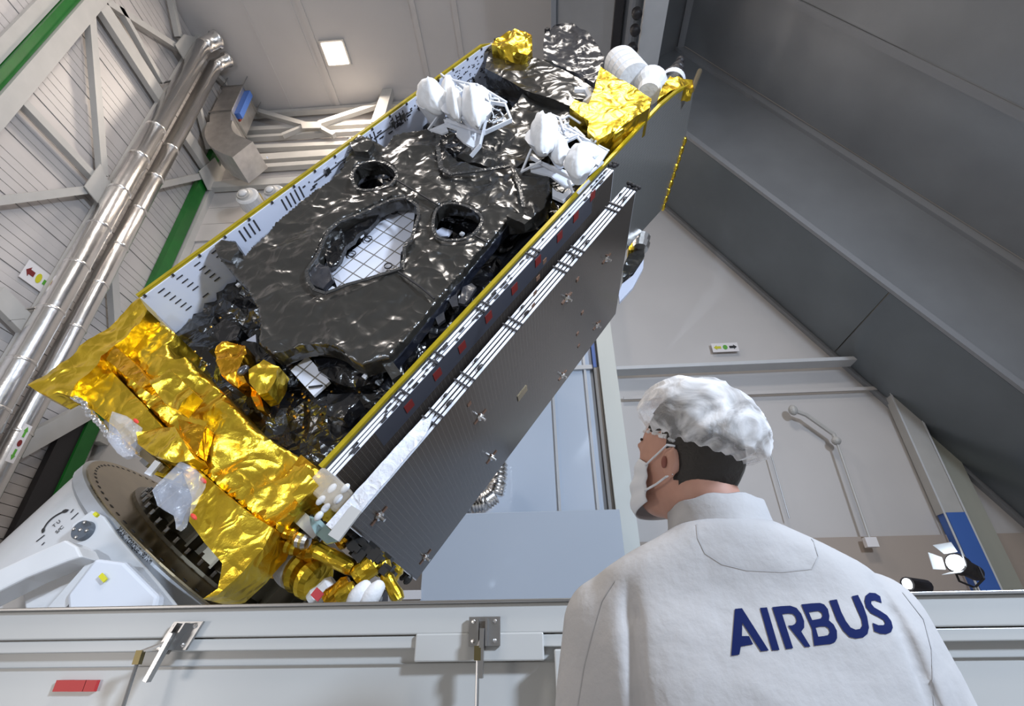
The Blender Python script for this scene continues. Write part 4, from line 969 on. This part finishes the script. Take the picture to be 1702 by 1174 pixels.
st(MB().lathe(ax(dl), ax(dl+.012), [(0, RD-.01), (1, RD-.01)], 72), 'plate_face', M_BRONZE, plate)
mb = MB()
for rad, n in ((RD-.07, 90), (RD-.45, 50), (RD-.58, 44)):
    for k in range(n):
        a = 2*math.pi*k/n; c = ax(dl+.013)+V((rad*math.cos(a), rad*math.sin(a), 0)); t = V((-math.sin(a), math.cos(a), 0))
        mb.bar(c-t*.016, c+t*.016, .018, .004, (0, 0, 1))
st(mb, 'bolt_holes', M_SLOT, plate)['kind'] = 'stuff'
RA = .93
ring = st(MB().lathe(ax(dl+.01), ax(dl+.62), [(0, RA+.20), (.05, RA+.20), (.08, RA-.02), (.9, RA-.06), (.93, RA+.04), (1, RA+.04)], 64), 'adapter_ring', mat('bronze_dark', (.13, .115, .085), .35, .85))
for k in range(26):
    a = 2*math.pi*k/26; u = V((math.cos(a), math.sin(a), 0))
    st(MB().bar(ax(dl+.06)+u*(RA+.03), ax(dl+.56)+u*(RA+.0), .02, .14, u), 'fin', MC['bronze_dark'], ring)
mb = MB()
for k in range(52):
    a = 2*math.pi*(k+.5)/52; u = V((math.cos(a), math.sin(a), 0)); mb.tube(ax(dl+.03)+u*(RA+.14), ax(dl+.085)+u*(RA+.14), .014, .014, 6)
st(mb, 'ring_bolts', M_STEEL, ring)['kind'] = 'stuff'
# side plate, dial, arm
pd_ = 3.12
sp1 = st(MB().prism([SD(x, y, pd_) for x, y in ((152, 848), (172, 858), (196, 892), (262, 968), (330, 1052), (300, 1100), (60, 1100), (36, 985), (60, 940), (110, 905), (118, 872))], (0, .03, 0)), 'side_plate', M_WHITE, bevel=.01)
dcn = SD(140, 883, pd_-.01); rdl = (SD(154, 883, pd_)-SD(140, 883, pd_)).length
dial = st(MB().lathe(dcn+V((0, .02, 0)), dcn-V((0, .03, 0)), [(0, rdl*1.1), (1, rdl*1.02)], 32), 'dial', M_DIAL)
for k in range(4):
    a = k*1.57+.5; p = dcn+V((math.cos(a)*rdl*.8, -.032, math.sin(a)*rdl*.8)); st(MB().ball(p, (.012, .008, .012), 8, 5), 'dial_screw', M_STEEL, dial)
st(MB().ball(dcn+V((0, -.03, 0)), (.012, .01, .012), 8, 5), 'dial_screw', M_STEEL, dial)
st(MB().prism([SD(x, y, 2.86) for x, y in ((-80, 980), (0, 946), (60, 918), (108, 897), (127, 908), (136, 926), (110, 934), (40, 962), (-80, 1022))], (0, .16, 0)), 'support_arm', M_WHITE, bevel=.012)
st(MB().prism([SD(x, y, 2.95) for x, y in ((158, 928), (206, 934), (262, 990), (240, 1100), (118, 1100), (110, 990))], (0, .08, 0)), 'lower_fairing', mat('pale_grey_blue', (.55, .58, .64), .3), bevel=.02)
st(MB().prism([SD(x, y, 2.98) for x, y in ((150, 930), (172, 932), (110, 1010), (80, 1010))], (0, .08, 0)), 'rib', M_WHITE)
p = SD(170, 960, 2.93); st(MB().box(p-V((.025, 0, .012)), p+V((.03, .01, .012))), 'yellow_label', M_YELL)
p = SD(158, 855, 3.0); st(MB().box(p-V((.015, 0, .01)), p+V((.015, .02, .01))), 'yellow_label', M_YELL)
# base down to the floor
fc = SM @ SO
Wst = MB().box((fc.x-1.2, fc.y-.9, 0), (fc.x+1.4, fc.y+1.0, .25)).box((fc.x-.5, fc.y-.5, .25), (fc.x+.5, fc.y+.5, max(.5, fc.z-.2)))
inv = mw.inverted(); Wst.v = [inv @ v for v in Wst.v]; Wst.build('base_frame', M_WHITE, stand)
# lettering on the stand
bpy.context.view_layer.update()
bv = bvh_world([drum, plate, sp1])
def affine(o, ex, ey): return lambda v: (o[0]+ex[0]*v[0]+ey[0]*v[1], o[1]+ex[1]*v[0]+ey[1]*v[1])
inv = mw.inverted()
def mark(vs, fs, fn, m, name='lettering', off=.004, mat_=None):
    mb = lay(vs, fs, fn, bv, off); mb.v = [inv @ v for v in mb.v]
    if mb.f: return mb.build(name, mat_ or M_INK, drum, fixn=False)
vs, fs = text_tris('MAX. TORQUE 190 Nm', .01)
mark(vs, fs, lambda v: (194.5+55*v[0]+6*v[0]*(1-v[0])*-1+8.5*v[1], 881.5+56*v[0]+8*v[0]*(1-v[0])-8.2*v[1]), None)
vs, fs = text_tris('GRIN/LIF PLATE', .01)
mark(vs, fs, lambda v: (148.5+19*v[0]+6*v[1]-1*v[0]*(1-v[0]), 807+29*v[0]+2*v[0]*(1-v[0])-4.5*v[1]), None)
vs, fs = text_tris('T U', .012); mark(vs, fs, affine((90, 878), (11.5, -10), (-4, -5)), None)
vs, fs = text_tris('S/C', .012); mark(vs, fs, affine((95, 888), (12, -11), (-4, -5)), None)
# double-headed arc and tick marks
arc = []
q0, q1, q2 = (71, 887), (78, 860), (115, 848)
n = 18
L_ = []
for i in range(n+1):
    t = i/n; x = (1-t)**2*q0[0]+2*t*(1-t)*q1[0]+t*t*q2[0]; y = (1-t)**2*q0[1]+2*t*(1-t)*q1[1]+t*t*q2[1]
    dx = 2*(1-t)*(q1[0]-q0[0])+2*t*(q2[0]-q1[0]); dy = 2*(1-t)*(q1[1]-q0[1])+2*t*(q2[1]-q1[1]); l = math.hypot(dx, dy); w_ = 1.1 if 2 < i < n-2 else (3.0-abs((i if i <= 2 else n-i))*1.0)
    if i in (0, n): w_ = .3
    if i in (1, 2, n-1, n-2): w_ = 2.6
    L_ += [(x-dy/l*w_, y+dx/l*w_), (x+dy/l*w_, y-dx/l*w_)]
mark(L_, [f for i in range(n) for f in ((2*i, 2*i+1, 2*i+3), (2*i, 2*i+3, 2*i+2))], lambda v: v, None, 'arrow_mark')
for (a, b) in (((118, 853), (123, 847)), ((119, 864), (131, 853)), ((61, 901), (75, 890)), ((70, 907), (75, 902))):
    dx, dy = b[0]-a[0], b[1]-a[1]; l = math.hypot(dx, dy); nx, ny = -dy/l*.7, dx/l*.7
    mark([(a[0]+nx, a[1]+ny), (a[0]-nx, a[1]-ny), (b[0]-nx, b[1]-ny), (b[0]+nx, b[1]+ny)], [(0, 1, 2), (0, 2, 3)], lambda v: v, None, 'tick_mark')

# ================================================================== CRATE IN FRONT
YCR = 1.62
cz = lambda y: onY(700, y, YCR).z
xa, xb = onY(-60, 1000, YCR).x-.6, onY(1760, 1000, YCR).x+.5
e = empty('transport_crate', ((xa+xb)/2, 1.95, 0), 'long cream painted transport crate across the foreground', 'crate'); W = WP(e)
W.part(MB().box((xa, YCR+.03, 0), (xb, 2.35, cz(1004))), 'body', M_CRATE)
W.part(MB().box((xa, YCR-.0, cz(1055)), (xb, YCR+.06, cz(1005))), 'top_rail', M_CRATE, bevel=.004)
W.part(MB().box((xa, YCR-.012, cz(1005)), (xb, YCR+.2, cz(999.5))), 'metal_lip', M_STEEL, bevel=.002)
W.part(MB().box((xa, YCR+.006, cz(1078)), (xb, YCR+.06, cz(1057))), 'lower_rail', M_CRATE, bevel=.003)
W.part(MB().box((xa, YCR+.022, cz(1104)), (xb, YCR+.05, cz(1102.5))), 'seam', mat('crate_seam', (.3, .3, .29), .6))
p0, p1 = onY(692, 1052, YCR), onY(905, 1101, YCR)
W.part(MB().box((p0.x, YCR-.006, cz(1101)), (p1.x, YCR+.03, cz(1054))), 'cover_plate', M_CRATE, bevel=.004)
p0, p1 = onY(921, 1083, YCR), onY(936, 1100, YCR)
W.part(MB().box((p0.x, YCR-.06, .2), (p1.x, YCR+.03, cz(1083))), 'corner_post', M_CRATE, bevel=.004)
for x0_, x1_ in ((95, 113), (120, 138), (144, 156)):
    a = onY(x0_, 1131, YCR+.02); b = onY(x1_, 1150, YCR+.02); W.part(MB().box((a.x, YCR+.018, b.z), (b.x, YCR+.03, a.z)), 'red_stripe', mat('stripe_red', (.45, .03, .03), .5))
def latch(px, lab, tilt):
    a = onY(px, 1028, YCR-.01); z1 = cz(1028); z0 = cz(1076); w = .044
    e = empty('toggle_latch', (a.x, YCR-.01, z0), lab, 'latch', 'latches on the crate'); W = WP(e)
    sh = lambda x, z: a.x+x+tilt*(z-z1)
    def q(x0, x1, za, zb, y0, y1, nm, m):
        W.part(MB().add([(sh(x0, za), y0, za), (sh(x1, za), y0, za), (sh(x1, za), y1, za), (sh(x0, za), y1, za), (sh(x0, zb), y0, zb), (sh(x1, zb), y0, zb), (sh(x1, zb), y1, zb), (sh(x0, zb), y1, zb)],
            [(0,3,2,1),(4,5,6,7),(0,1,5,4),(1,2,6,5),(2,3,7,6),(3,0,4,7)]), nm, m)
    q(-w, w, z0, z1, YCR-.018, YCR-.008, 'base_plate', M_STEEL)
    q(-w*.42, -w*.3, z0, z1-.005, YCR-.045, YCR-.018, 'side_flange', M_STEEL); q(w*.12, w*.24, z0, z1-.005, YCR-.045, YCR-.018, 'side_flange', M_STEEL)
    q(-w*.28, w*.1, z0-.01, z1-.012, YCR-.03, YCR-.018, 'slider', mat('worn_steel', (.22, .2, .18), .4, .9))
    for sx in (-.72, .66):
        for zq in (z0+.012, z1-.012): W.part(MB().ball((sh(w*sx, zq), YCR-.02, zq), (.006, .004, .006), 8, 5), 'screw', M_CHROME)
    zb = cz(1128)
    W.part(MB().bar((sh(-w*.05, z1-.03), YCR-.05, z1-.03), (sh(-w*.1+tilt*.03, zb), YCR-.045, zb), .012, .02, (0, 1, 0)), 'lever', M_STEEL)
    k = V((sh(-w*.30-(.05 if tilt > .1 else 0), z0), YCR-.05, z0-.004))
    W.part(MB().tube((sh(-w*.05, z0+.02), YCR-.05, z0+.02), k, .005, .005, 8), 'link', M_CHROME)
    W.part(MB().box(k-V((.009, .008, .03)), k+V((.009, .008, .004))), 'cable_clamp', mat('brass_dark', (.16, .13, .06), .4, .8))
    W.part(MB().tube(k-V((0, 0, .03)), k-V((0, 0, .6)), .005, .005, 8), 'cable', M_STEEL)
latch(318, 'steel toggle latch with a hanging cable, left of the two on the crate', .42)
latch(806, 'steel toggle latch with a hanging cable, nearer the worker', .0)

# ================================================================== WORKER
def capsule_into(mb, p, q, r1, r2, n=16):
    p = V(p); q = V(q); L = (q-p).length
    prof = []
    for i in range(7): a = math.pi/2*(1-i/6); prof.append((-r1*math.sin(a)/L, max(r1*math.cos(a), 1e-4)))
    for i in range(1, 7): a = math.pi/2*i/6; prof.append((1+r2*math.sin(a)/L, max(r2*math.cos(a), 1e-4)))
    mb.lathe(p, q, prof, n)
def loft(mb, rings, n=40):
    """rings: (cx, cy, z, a, b)"""
    k = len(mb.v); vs = []; fs = []
    for cx, cy, z, a, b in rings:
        for i in range(n):
            t = 2*math.pi*i/n; c_, s_ = math.cos(t), math.sin(t); e_ = .8
            vs.append(V((cx+a*math.copysign(abs(c_)**e_, c_), cy+b*math.copysign(abs(s_)**e_, s_), z)))
    for j in range(len(rings)-1):
        for i in range(n): fs.append((j*n+i, j*n+(i+1) % n, (j+1)*n+(i+1) % n, (j+1)*n+i))
    fs.append(tuple(range(n-1, -1, -1))); fs.append(tuple(range((len(rings)-1)*n, len(rings)*n)))
    mb.add(vs, fs); return mb
def remesh(o, vox, sm=3, fac=.5):
    r = o.modifiers.new('r', 'REMESH'); r.mode = 'VOXEL'; r.voxel_size = vox; r.use_smooth_shade = True
    s = o.modifiers.new('s', 'SMOOTH'); s.iterations = sm; s.factor = fac
def bake(o):
    dg = bpy.context.evaluated_depsgraph_get(); dg.update(); me = bpy.data.meshes.new_from_object(o.evaluated_get(dg)); o.modifiers.clear(); old = o.data; o.data = me
    for p in me.polygons: p.use_smooth = True
    return o
PY = 1.0                       # the worker stands a metre from the camera
hc = onY(1145, 762, 1.0)       # head centre
wk = empty('person', (hc.x+.04, PY+.03, 0), 'worker seen from behind in a white coverall, mask and hair cap, looking up', 'person')
WK = WP(wk)
yaw = math.radians(137); pit = math.radians(14)
fw = V((math.cos(yaw)*math.cos(pit), math.sin(yaw)*math.cos(pit), math.sin(pit))); lf = V((-math.sin(yaw), math.cos(yaw), 0)); up = fw.cross(lf)
HR = Matrix((fw, lf, up)).transposed()
def H0(x, y, z): return hc+HR @ V((x, y, z))
def H(x, y, z): return H0(x*1.1, y*1.085, z*1.1)
def headfn(p):
    x, y, z = p
    y *= 1-.22*max(0, -z)-.05*max(0, z)*(x < 0)
    if z < -.1 and x < 0: x *= 1-.35*min(1, (-z-.1))
    if z < -.2 and x > 0: x = x*1.02+.08*(-z-.2)
    if abs(z) < .5 and x > .8: x += 0
    return V((x, y, z))
body = MB()
body.ball(hc, (.103, .080, .130), 32, 24, HR, headfn)
body.ball(H(.05, 0, -.078), (.045, .040, .034), 16, 12, HR)            # jaw and chin
body.ball(H(.078, 0, .018), (.02, .05, .012), 16, 10, HR)              # brow
capsule_into(body, H(.086, 0, .005), H(.098, 0, -.026), .007, .011)     # nose
body.ball(H(.088, 0, -.055), (.012, .024, .012), 14, 10, HR)           # lips
neckb = V((hc.x+.045, PY+.01, 1.25+.16))
capsule_into(body, H(-.022, 0, -.055), neckb, .066, .068, 24)
for s_ in (1, -1):                                                      # ears
    body.ball(H(-.008, .076*s_, -.026), (.017, .010, .032), 16, 12, HR)
    body.ball(H(-.018, .084*s_, -.018), (.010, .007, .024), 12, 10, HR)
bx_, by_ = hc.x+.045, PY+.05
def sz(z): return 1.25+z
loft(body, [(bx_, by_, sz(.15), .08, .07), (bx_, by_, sz(.10), .17, .09), (bx_, by_, sz(.02), .19, .10), (bx_, by_, sz(-.2), .165, .10), (bx_, by_, sz(-.33), .155, .10), (bx_, by_, .88, .17, .11), (bx_, by_, .80, .15, .10)], 28)
sh_ = {}
for s_ in (1, -1):
    a = V((bx_+.19*s_, by_, sz(.07))); b = V((bx_+.25*s_, by_+.02, sz(-.20))); c = V((bx_+.22*s_, by_+.16, sz(-.42)))
    sh_[s_] = (a, b, c)
    capsule_into(body, a, b, .055, .043); capsule_into(body, b, c, .043, .028)
    hd = (c-b).normalized(); ps = c+hd*.05; sd = V((1, 0, 0))*s_
    body.ball(ps, (.020, .040, .045), 12, 8, None)
    for k in range(4):
        o_ = V((0, (k-1.5)*.019, 0)); ln = (.036, .043, .040, .030)[k]
        f0 = ps+hd*.035+o_; f1 = f0+hd*ln; f2 = f1+hd*ln*.6-sd*.012; capsule_into(body, f0, f1, .0085, .008, 8); capsule_into(body, f1, f2, .008, .0065, 8)
    t0_ = ps+V((0, -.03, 0)); t1_ = t0_+hd*.03-sd*.02+V((0, -.016, 0)); capsule_into(body, t0_, t1_, .010, .009, 8); capsule_into(body, t1_, t1_+hd*.025, .009, .007, 8)
    hp_ = V((bx_+.09*s_, by_, .84)); kn = V((bx_+.10*s_, by_-.01, .47)); an = V((bx_+.11*s_, by_+.02, .09))
    capsule_into(body, hp_, kn, .085, .055); capsule_into(body, kn, an, .054, .036); capsule_into(body, an, an+V((0, .13, -.04)), .04, .032)
bo = WK.part(body, 'body', M_SKIN, fixn=False)
remesh(bo, .0055, 4)
bake(bo)
# face details
for s_ in (1, -1):
    WK.part(MB().ball(H(.0715, .029*s_, .006), (.0110, .0125, .0115), 14, 10, HR), 'eye', M_EYEM, smooth=True)
    WK.part(MB().ball(H(.0805, .0295*s_, .006), (.0015, .005, .005), 10, 6, HR), 'iris', M_HAIR, smooth=True)
    WK.part(MB().path([H(.088, .014*s_, .027), H(.084, .030*s_, .031), H(.070, .050*s_, .026)], .0028, 6), 'eyebrow', M_HAIR, smooth=True)
    WK.part(MB().ball(H(-.004, .0875*s_, -.026), (.006, .003, .012), 10, 8, HR), 'ear_shade', mat('ear_shadow', (.22, .07, .05), .6), smooth=True)  # darker bead, the shade inside the ear put in as colour
# hair: shell over the skull, short at the nape
def part_shell(fn_keep, scale, nu=56, nv=44):
    mb = MB(); vs = []; keep = []
    for j in range(nv+1):
        th = math.pi*j/nv
        for i in range(nu):
            ph = 2*math.pi*i/nu; p = V((math.sin(th)*math.cos(ph), math.sin(th)*math.sin(ph), math.cos(th))); q_ = headfn(p)
            vs.append(H0(q_.x*.103*scale, q_.y*.080*scale, q_.z*.130*scale)); keep.append(fn_keep(p))
    fs = []
    for j in range(nv):
        for i in range(nu):
            f_ = (j*nu+i, (j+1)*nu+i, (j+1)*nu+(i+1) % nu, j*nu+(i+1) % nu)
            if all(keep[k] for k in f_): fs.append(f_)
    mb.add(vs, fs); return mb
hair = part_shell(lambda p: (p.x < .50 and p.z > .15+.3*max(0, p.x)) or (p.x < -.10 and p.z > -.70+.3*max(0, p.x+.5)) or (p.x < .06 and p.z > .0), 1.055)
ho = WK.part(hair, 'hair', M_HAIR, smooth=True)
sdm = ho.modifiers.new('t', 'SOLIDIFY'); sdm.thickness = .004
# bouffant cap
def capfn(p):
    a = math.atan2(p.y, p.x)
    w = 1+.05*noise.noise(V((p.x*3, p.y*3, p.z*3+4)))+.045*ridge(V((p.x*1.6+p.z*.6, p.y*1.6, p.z*1.2)), 2.4)
    if p.z < -.05: w *= 1-.20*min(1, (-p.z-.05)*3)+.03*math.sin(a*24)
    return p*w
mb = MB(); nu, nv = 120, 54; vs = []; keep = []
cc_ = H0(-.020, 0, .058)
tiltc = Matrix.Rotation(math.radians(-21), 3, 'Y')
for j in range(nv+1):
    th = math.radians(119)*j/nv
    for i in range(nu):
        ph = 2*math.pi*i/nu; p = V((math.sin(th)*math.cos(ph), math.sin(th)*math.sin(ph), math.cos(th))); q_ = capfn(p)
        vs.append(cc_+HR @ (tiltc @ V((q_.x*.133, q_.y*.110, q_.z*.104))))
fs = [(j*nu+i, (j+1)*nu+i, (j+1)*nu+(i+1) % nu, j*nu+(i+1) % nu) for j in range(nv) for i in range(nu)]
mb.add(vs, fs); WK.part(mb, 'hair_cap', M_CAP, smooth=True, fixn=False)
el = MB(); rim = vs[-nu:]
for i in range(0, nu, 1): el.ball(rim[i], (.0042, .0042, .0032), 8, 5)
WK.part(el, 'cap_elastic', M_CAP, smooth=True)
# mask
mb = MB(); n1_, n2_ = 24, 16; vs = []
for j in range(n2_+1):
    v_ = -1+2*j/n2_
    for i in range(n1_+1):
        u_ = -1+2*i/n1_; ang = u_*1.12
        R_ = .101+.016*(1-abs(u_))*(1-v_*v_)+.003*math.cos(v_*9)-.012*max(0, -v_-.5)
        vs.append(H(math.cos(ang)*R_*1.02-.004+.006*(-v_)*(1-abs(u_)), math.sin(ang)*.078, -.058+v_*.056*(1-.42*abs(u_)**2)))
fs = [(j*(n1_+1)+i, j*(n1_+1)+i+1, (j+1)*(n1_+1)+i+1, (j+1)*(n1_+1)+i) for j in range(n2_) for i in range(n1_)]
mb.add(vs, fs); mo = WK.part(mb, 'face_mask', M_MASK, smooth=True); mo.modifiers.new('t', 'SOLIDIFY').thickness = .002
for s_ in (1, -1):
    WK.part(MB().path([H(.044, .071*s_, -.028), H(.02, .079*s_, -.014), H(-.006, .084*s_, .004), H(-.02, .082*s_, .002)], .0022, 6), 'mask_loop', M_MASK, smooth=True)
    WK.part(MB().path([H(.042, .070*s_, -.072), H(.015, .078*s_, -.062), H(-.004, .080*s_, -.050), H(-.016, .078*s_, -.044)], .0022, 6), 'mask_loop', M_MASK, smooth=True)
# coverall
coat = MB()
cy_ = PY+.04
loft(coat, [(.322, PY, sz(.212), .092, .089), (.322, PY, sz(.198), .115, .10), (.322, PY+.015, sz(.175), .17, .118), (.325, PY+.03, sz(.14), .235, .135), (.33, cy_, sz(.09), .275, .14), (.335, cy_, sz(.03), .285, .15),
            (.335, cy_, sz(-.05), .285, .155), (.335, cy_, sz(-.2), .27, .155), (.335, cy_, sz(-.4), .26, .155), (.335, cy_, .72, .27, .16), (.335, cy_, .62, .27, .16)], 48)
for s_ in (1, -1):
    a, b, c = sh_[s_]; a = V((.333+.225*s_, cy_, sz(.055))); b = V((.335+.275*s_, cy_+.01, sz(-.21))); c = V((.335+.25*s_, cy_+.14, sz(-.43)))
    capsule_into(coat, a, b, .085, .075, 24); capsule_into(coat, b, c, .075, .055, 24)
co = WK.part(coat, 'coverall_top', M_COAT, fixn=False)
remesh(co, .009, 10, .6)
bake(co)
for v in co.data.vertices:                     # soft cloth folds
    p = v.co+V(wk.location)
    w = .008*noise.noise(V((p.x*7, p.y*5, p.z*2.2)))+.009*ridge(V((p.x*1.0+p.z*.35, p.y, p.z*.40)), 5.0)*min(1, max(.15, (1.42-p.z)/.2))-.004
    fx = abs(p.x-.335)
    w -= .016*math.exp(-((fx-(.205+.10*(1.33-p.z)*.4))/.012)**2)*(1 if p.z < 1.31 else max(0, 1-(p.z-1.31)/.06))
    v.co += v.normal*w
# collar
mb = MB(); n = 48; vs = []
cx0, cy0 = .322, PY+.0
for j, (z, a_) in enumerate(((.165, .100), (.19, .097), (.215, .092), (.240, .089), (.242, .086), (.215, .087), (.17, .095))):
    for i in range(n):
        t = 2*math.pi*i/n; tl_ = .010*math.sin(t)*-1
        vs.append(V((cx0+a_*math.cos(t)*1.0, cy0+a_*.96*math.sin(t), sz(z)+(tl_ if j in (2, 3, 4, 5) else 0)+.002*math.sin(t*9))))
m_ = 7
fs = [(j*n+i, j*n+(i+1) % n, (j+1)*n+(i+1) % n, (j+1)*n+i) for j in range(m_-1) for i in range(n)]
mb.add(vs, fs); WK.part(mb, 'collar', M_COAT, smooth=True)
# trousers and shoes
tr_ = MB()
for s_ in (1, -1):
    hp_ = V((bx_+.09*s_, by_, .80)); kn = V((bx_+.10*s_, by_-.01, .47)); an = V((bx_+.11*s_, by_+.02, .14)); capsule_into(tr_, hp_, kn, .12, .09); capsule_into(tr_, kn, an, .09, .08)
to = WK.part(tr_, 'trousers', M_TROUS, fixn=False); remesh(to, .014, 4); bake(to)
for s_ in (1, -1):
    an = V((bx_+.11*s_, by_+.02, .0)); WK.part(MB().ball(an+V((0, .07, .05)), (.052, .15, .05), 16, 10), 'shoe', M_TROUS, smooth=True)
# lettering on the back, cut shapes read off the print
Lx = lambda L: [(1200+x/5.673, 975+y/5.673) for x, y in L]
letters = [
 [[(120, 215), (187, 208), (440, 606), (365, 614), (190, 345), (186, 470), (253, 470), (292, 548), (176, 568), (162, 645), (85, 657)]],
 [[(356, 205), (422, 200), (540, 602), (470, 606)]],
 [[(470, 198), (560, 188), (640, 184), (700, 205), (745, 260), (772, 330), (772, 390), (745, 428), (832, 570), (780, 574), (618, 372), (660, 370), (692, 352), (702, 325), (690, 285), (665, 262), (625, 258), (565, 264), (668, 585), (600, 594)]],
 [[(744, 172), (840, 162), (920, 158), (960, 172), (995, 215), (1010, 280), (1005, 322), (1050, 362), (1080, 420), (1082, 490), (1062, 528), (1020, 545), (940, 553), (866, 562), (845, 400)],
  [(815, 246), (870, 238), (910, 234), (938, 252), (946, 278), (930, 305), (885, 314), (848, 320)], [(880, 390), (930, 380), (975, 380), (1004, 400), (1014, 432), (1000, 460), (960, 470), (905, 476)]],
 [[(1008, 136), (1080, 124), (1120, 240), (1165, 330), (1210, 390), (1255, 410), (1300, 402), (1320, 370), (1310, 310), (1265, 210), (1218, 96), (1278, 82), (1330, 190), (1365, 290), (1382, 390), (1368, 450), (1330, 482), (1260, 494), (1200, 480), (1140, 420), (1080, 320)]],
 [[(1500, 160), (1440, 135), (1405, 140), (1402, 165), (1430, 200), (1490, 235), (1550, 275), (1590, 330), (1605, 390), (1590, 432), (1545, 452), (1490, 448), (1430, 425), (1415, 345), (1470, 368), (1520, 368), (1534, 348), (1520, 320), (1470, 290), (1400, 255), (1355, 200), (1340, 140), (1350, 90), (1385, 62), (1440, 66), (1485, 95)]]]
bpy.context.view_layer.update()
bvc = bvh_world([co])
for L in letters:
    outer = Lx(L[0]); holes = [Lx(h) for h in L[1:]]
    loops = [dense(outer, 4)]+[dense(h, 4) for h in holes]; vv = []; ee = []
    for lp in loops: k = len(vv); vv += [V((p[0], p[1])) for p in lp]; ee += [(k+i, k+(i+1) % len(lp)) for i in range(len(lp))]
    gx = min(p[0] for p in outer)
    while gx < max(p[0] for p in outer):
        gy = min(p[1] for p in outer)
        while gy < max(p[1] for p in outer):
            if inside((gx, gy), outer) and not any(inside((gx, gy), h) for h in holes): vv.append(V((gx, gy)))
            gy += 3.5
        gx += 3.5
    r_ = delaunay_2d_cdt(vv, ee, [], 0, 1e-6)
    tf = []
    for f_ in r_[2]:
        c_ = [sum(r_[0][i][k] for i in f_)/3 for k in (0, 1)]
        if inside(c_, outer) and not any(inside(c_, h) for h in holes): tf.append(tuple(f_))
    mb = lay([(p[0], p[1]) for p in r_[0]], tf, lambda v: v, bvc, .0012)
    WK.part(mb, 'printed_letter', M_NAVY, fixn=False)

# stitched yoke and shoulder seams of the coverall
def stitch(pix, w=.9, name='stitched_seam'):
    L_ = []; pts = []
    for a, b in zip(pix, pix[1:]):
        k = max(1, int(math.hypot(b[0]-a[0], b[1]-a[1])/5)); pts += [(a[0]+(b[0]-a[0])*t/k, a[1]+(b[1]-a[1])*t/k) for t in range(k)]
    pts.append(pix[-1])
    for i, p in enumerate(pts):
        q_ = pts[min(i+1, len(pts)-1)]; o_ = pts[max(i-1, 0)]; dx, dy = q_[0]-o_[0], q_[1]-o_[1]; l = math.hypot(dx, dy) or 1
        L_ += [(p[0]-dy/l*w, p[1]+dx/l*w), (p[0]+dy/l*w, p[1]-dx/l*w)]
    mb = lay(L_, [(2*i, 2*i+1, 2*i+3, 2*i+2) for i in range(len(pts)-1)], lambda v: v, bvc, .0008)
    WK.part(mb, name, mat('seam_thread', (.42, .42, .43), .8), fixn=False)
stitch([(1158, 872), (1160, 895), (1172, 920), (1200, 938), (1240, 948), (1300, 951), (1350, 946), (1360, 925), (1352, 900), (1335, 880)])
stitch([(1022, 965), (1000, 1000), (985, 1050), (970, 1110), (960, 1174)])
stitch([(1500, 985), (1535, 1030), (1548, 1080), (1552, 1174)])
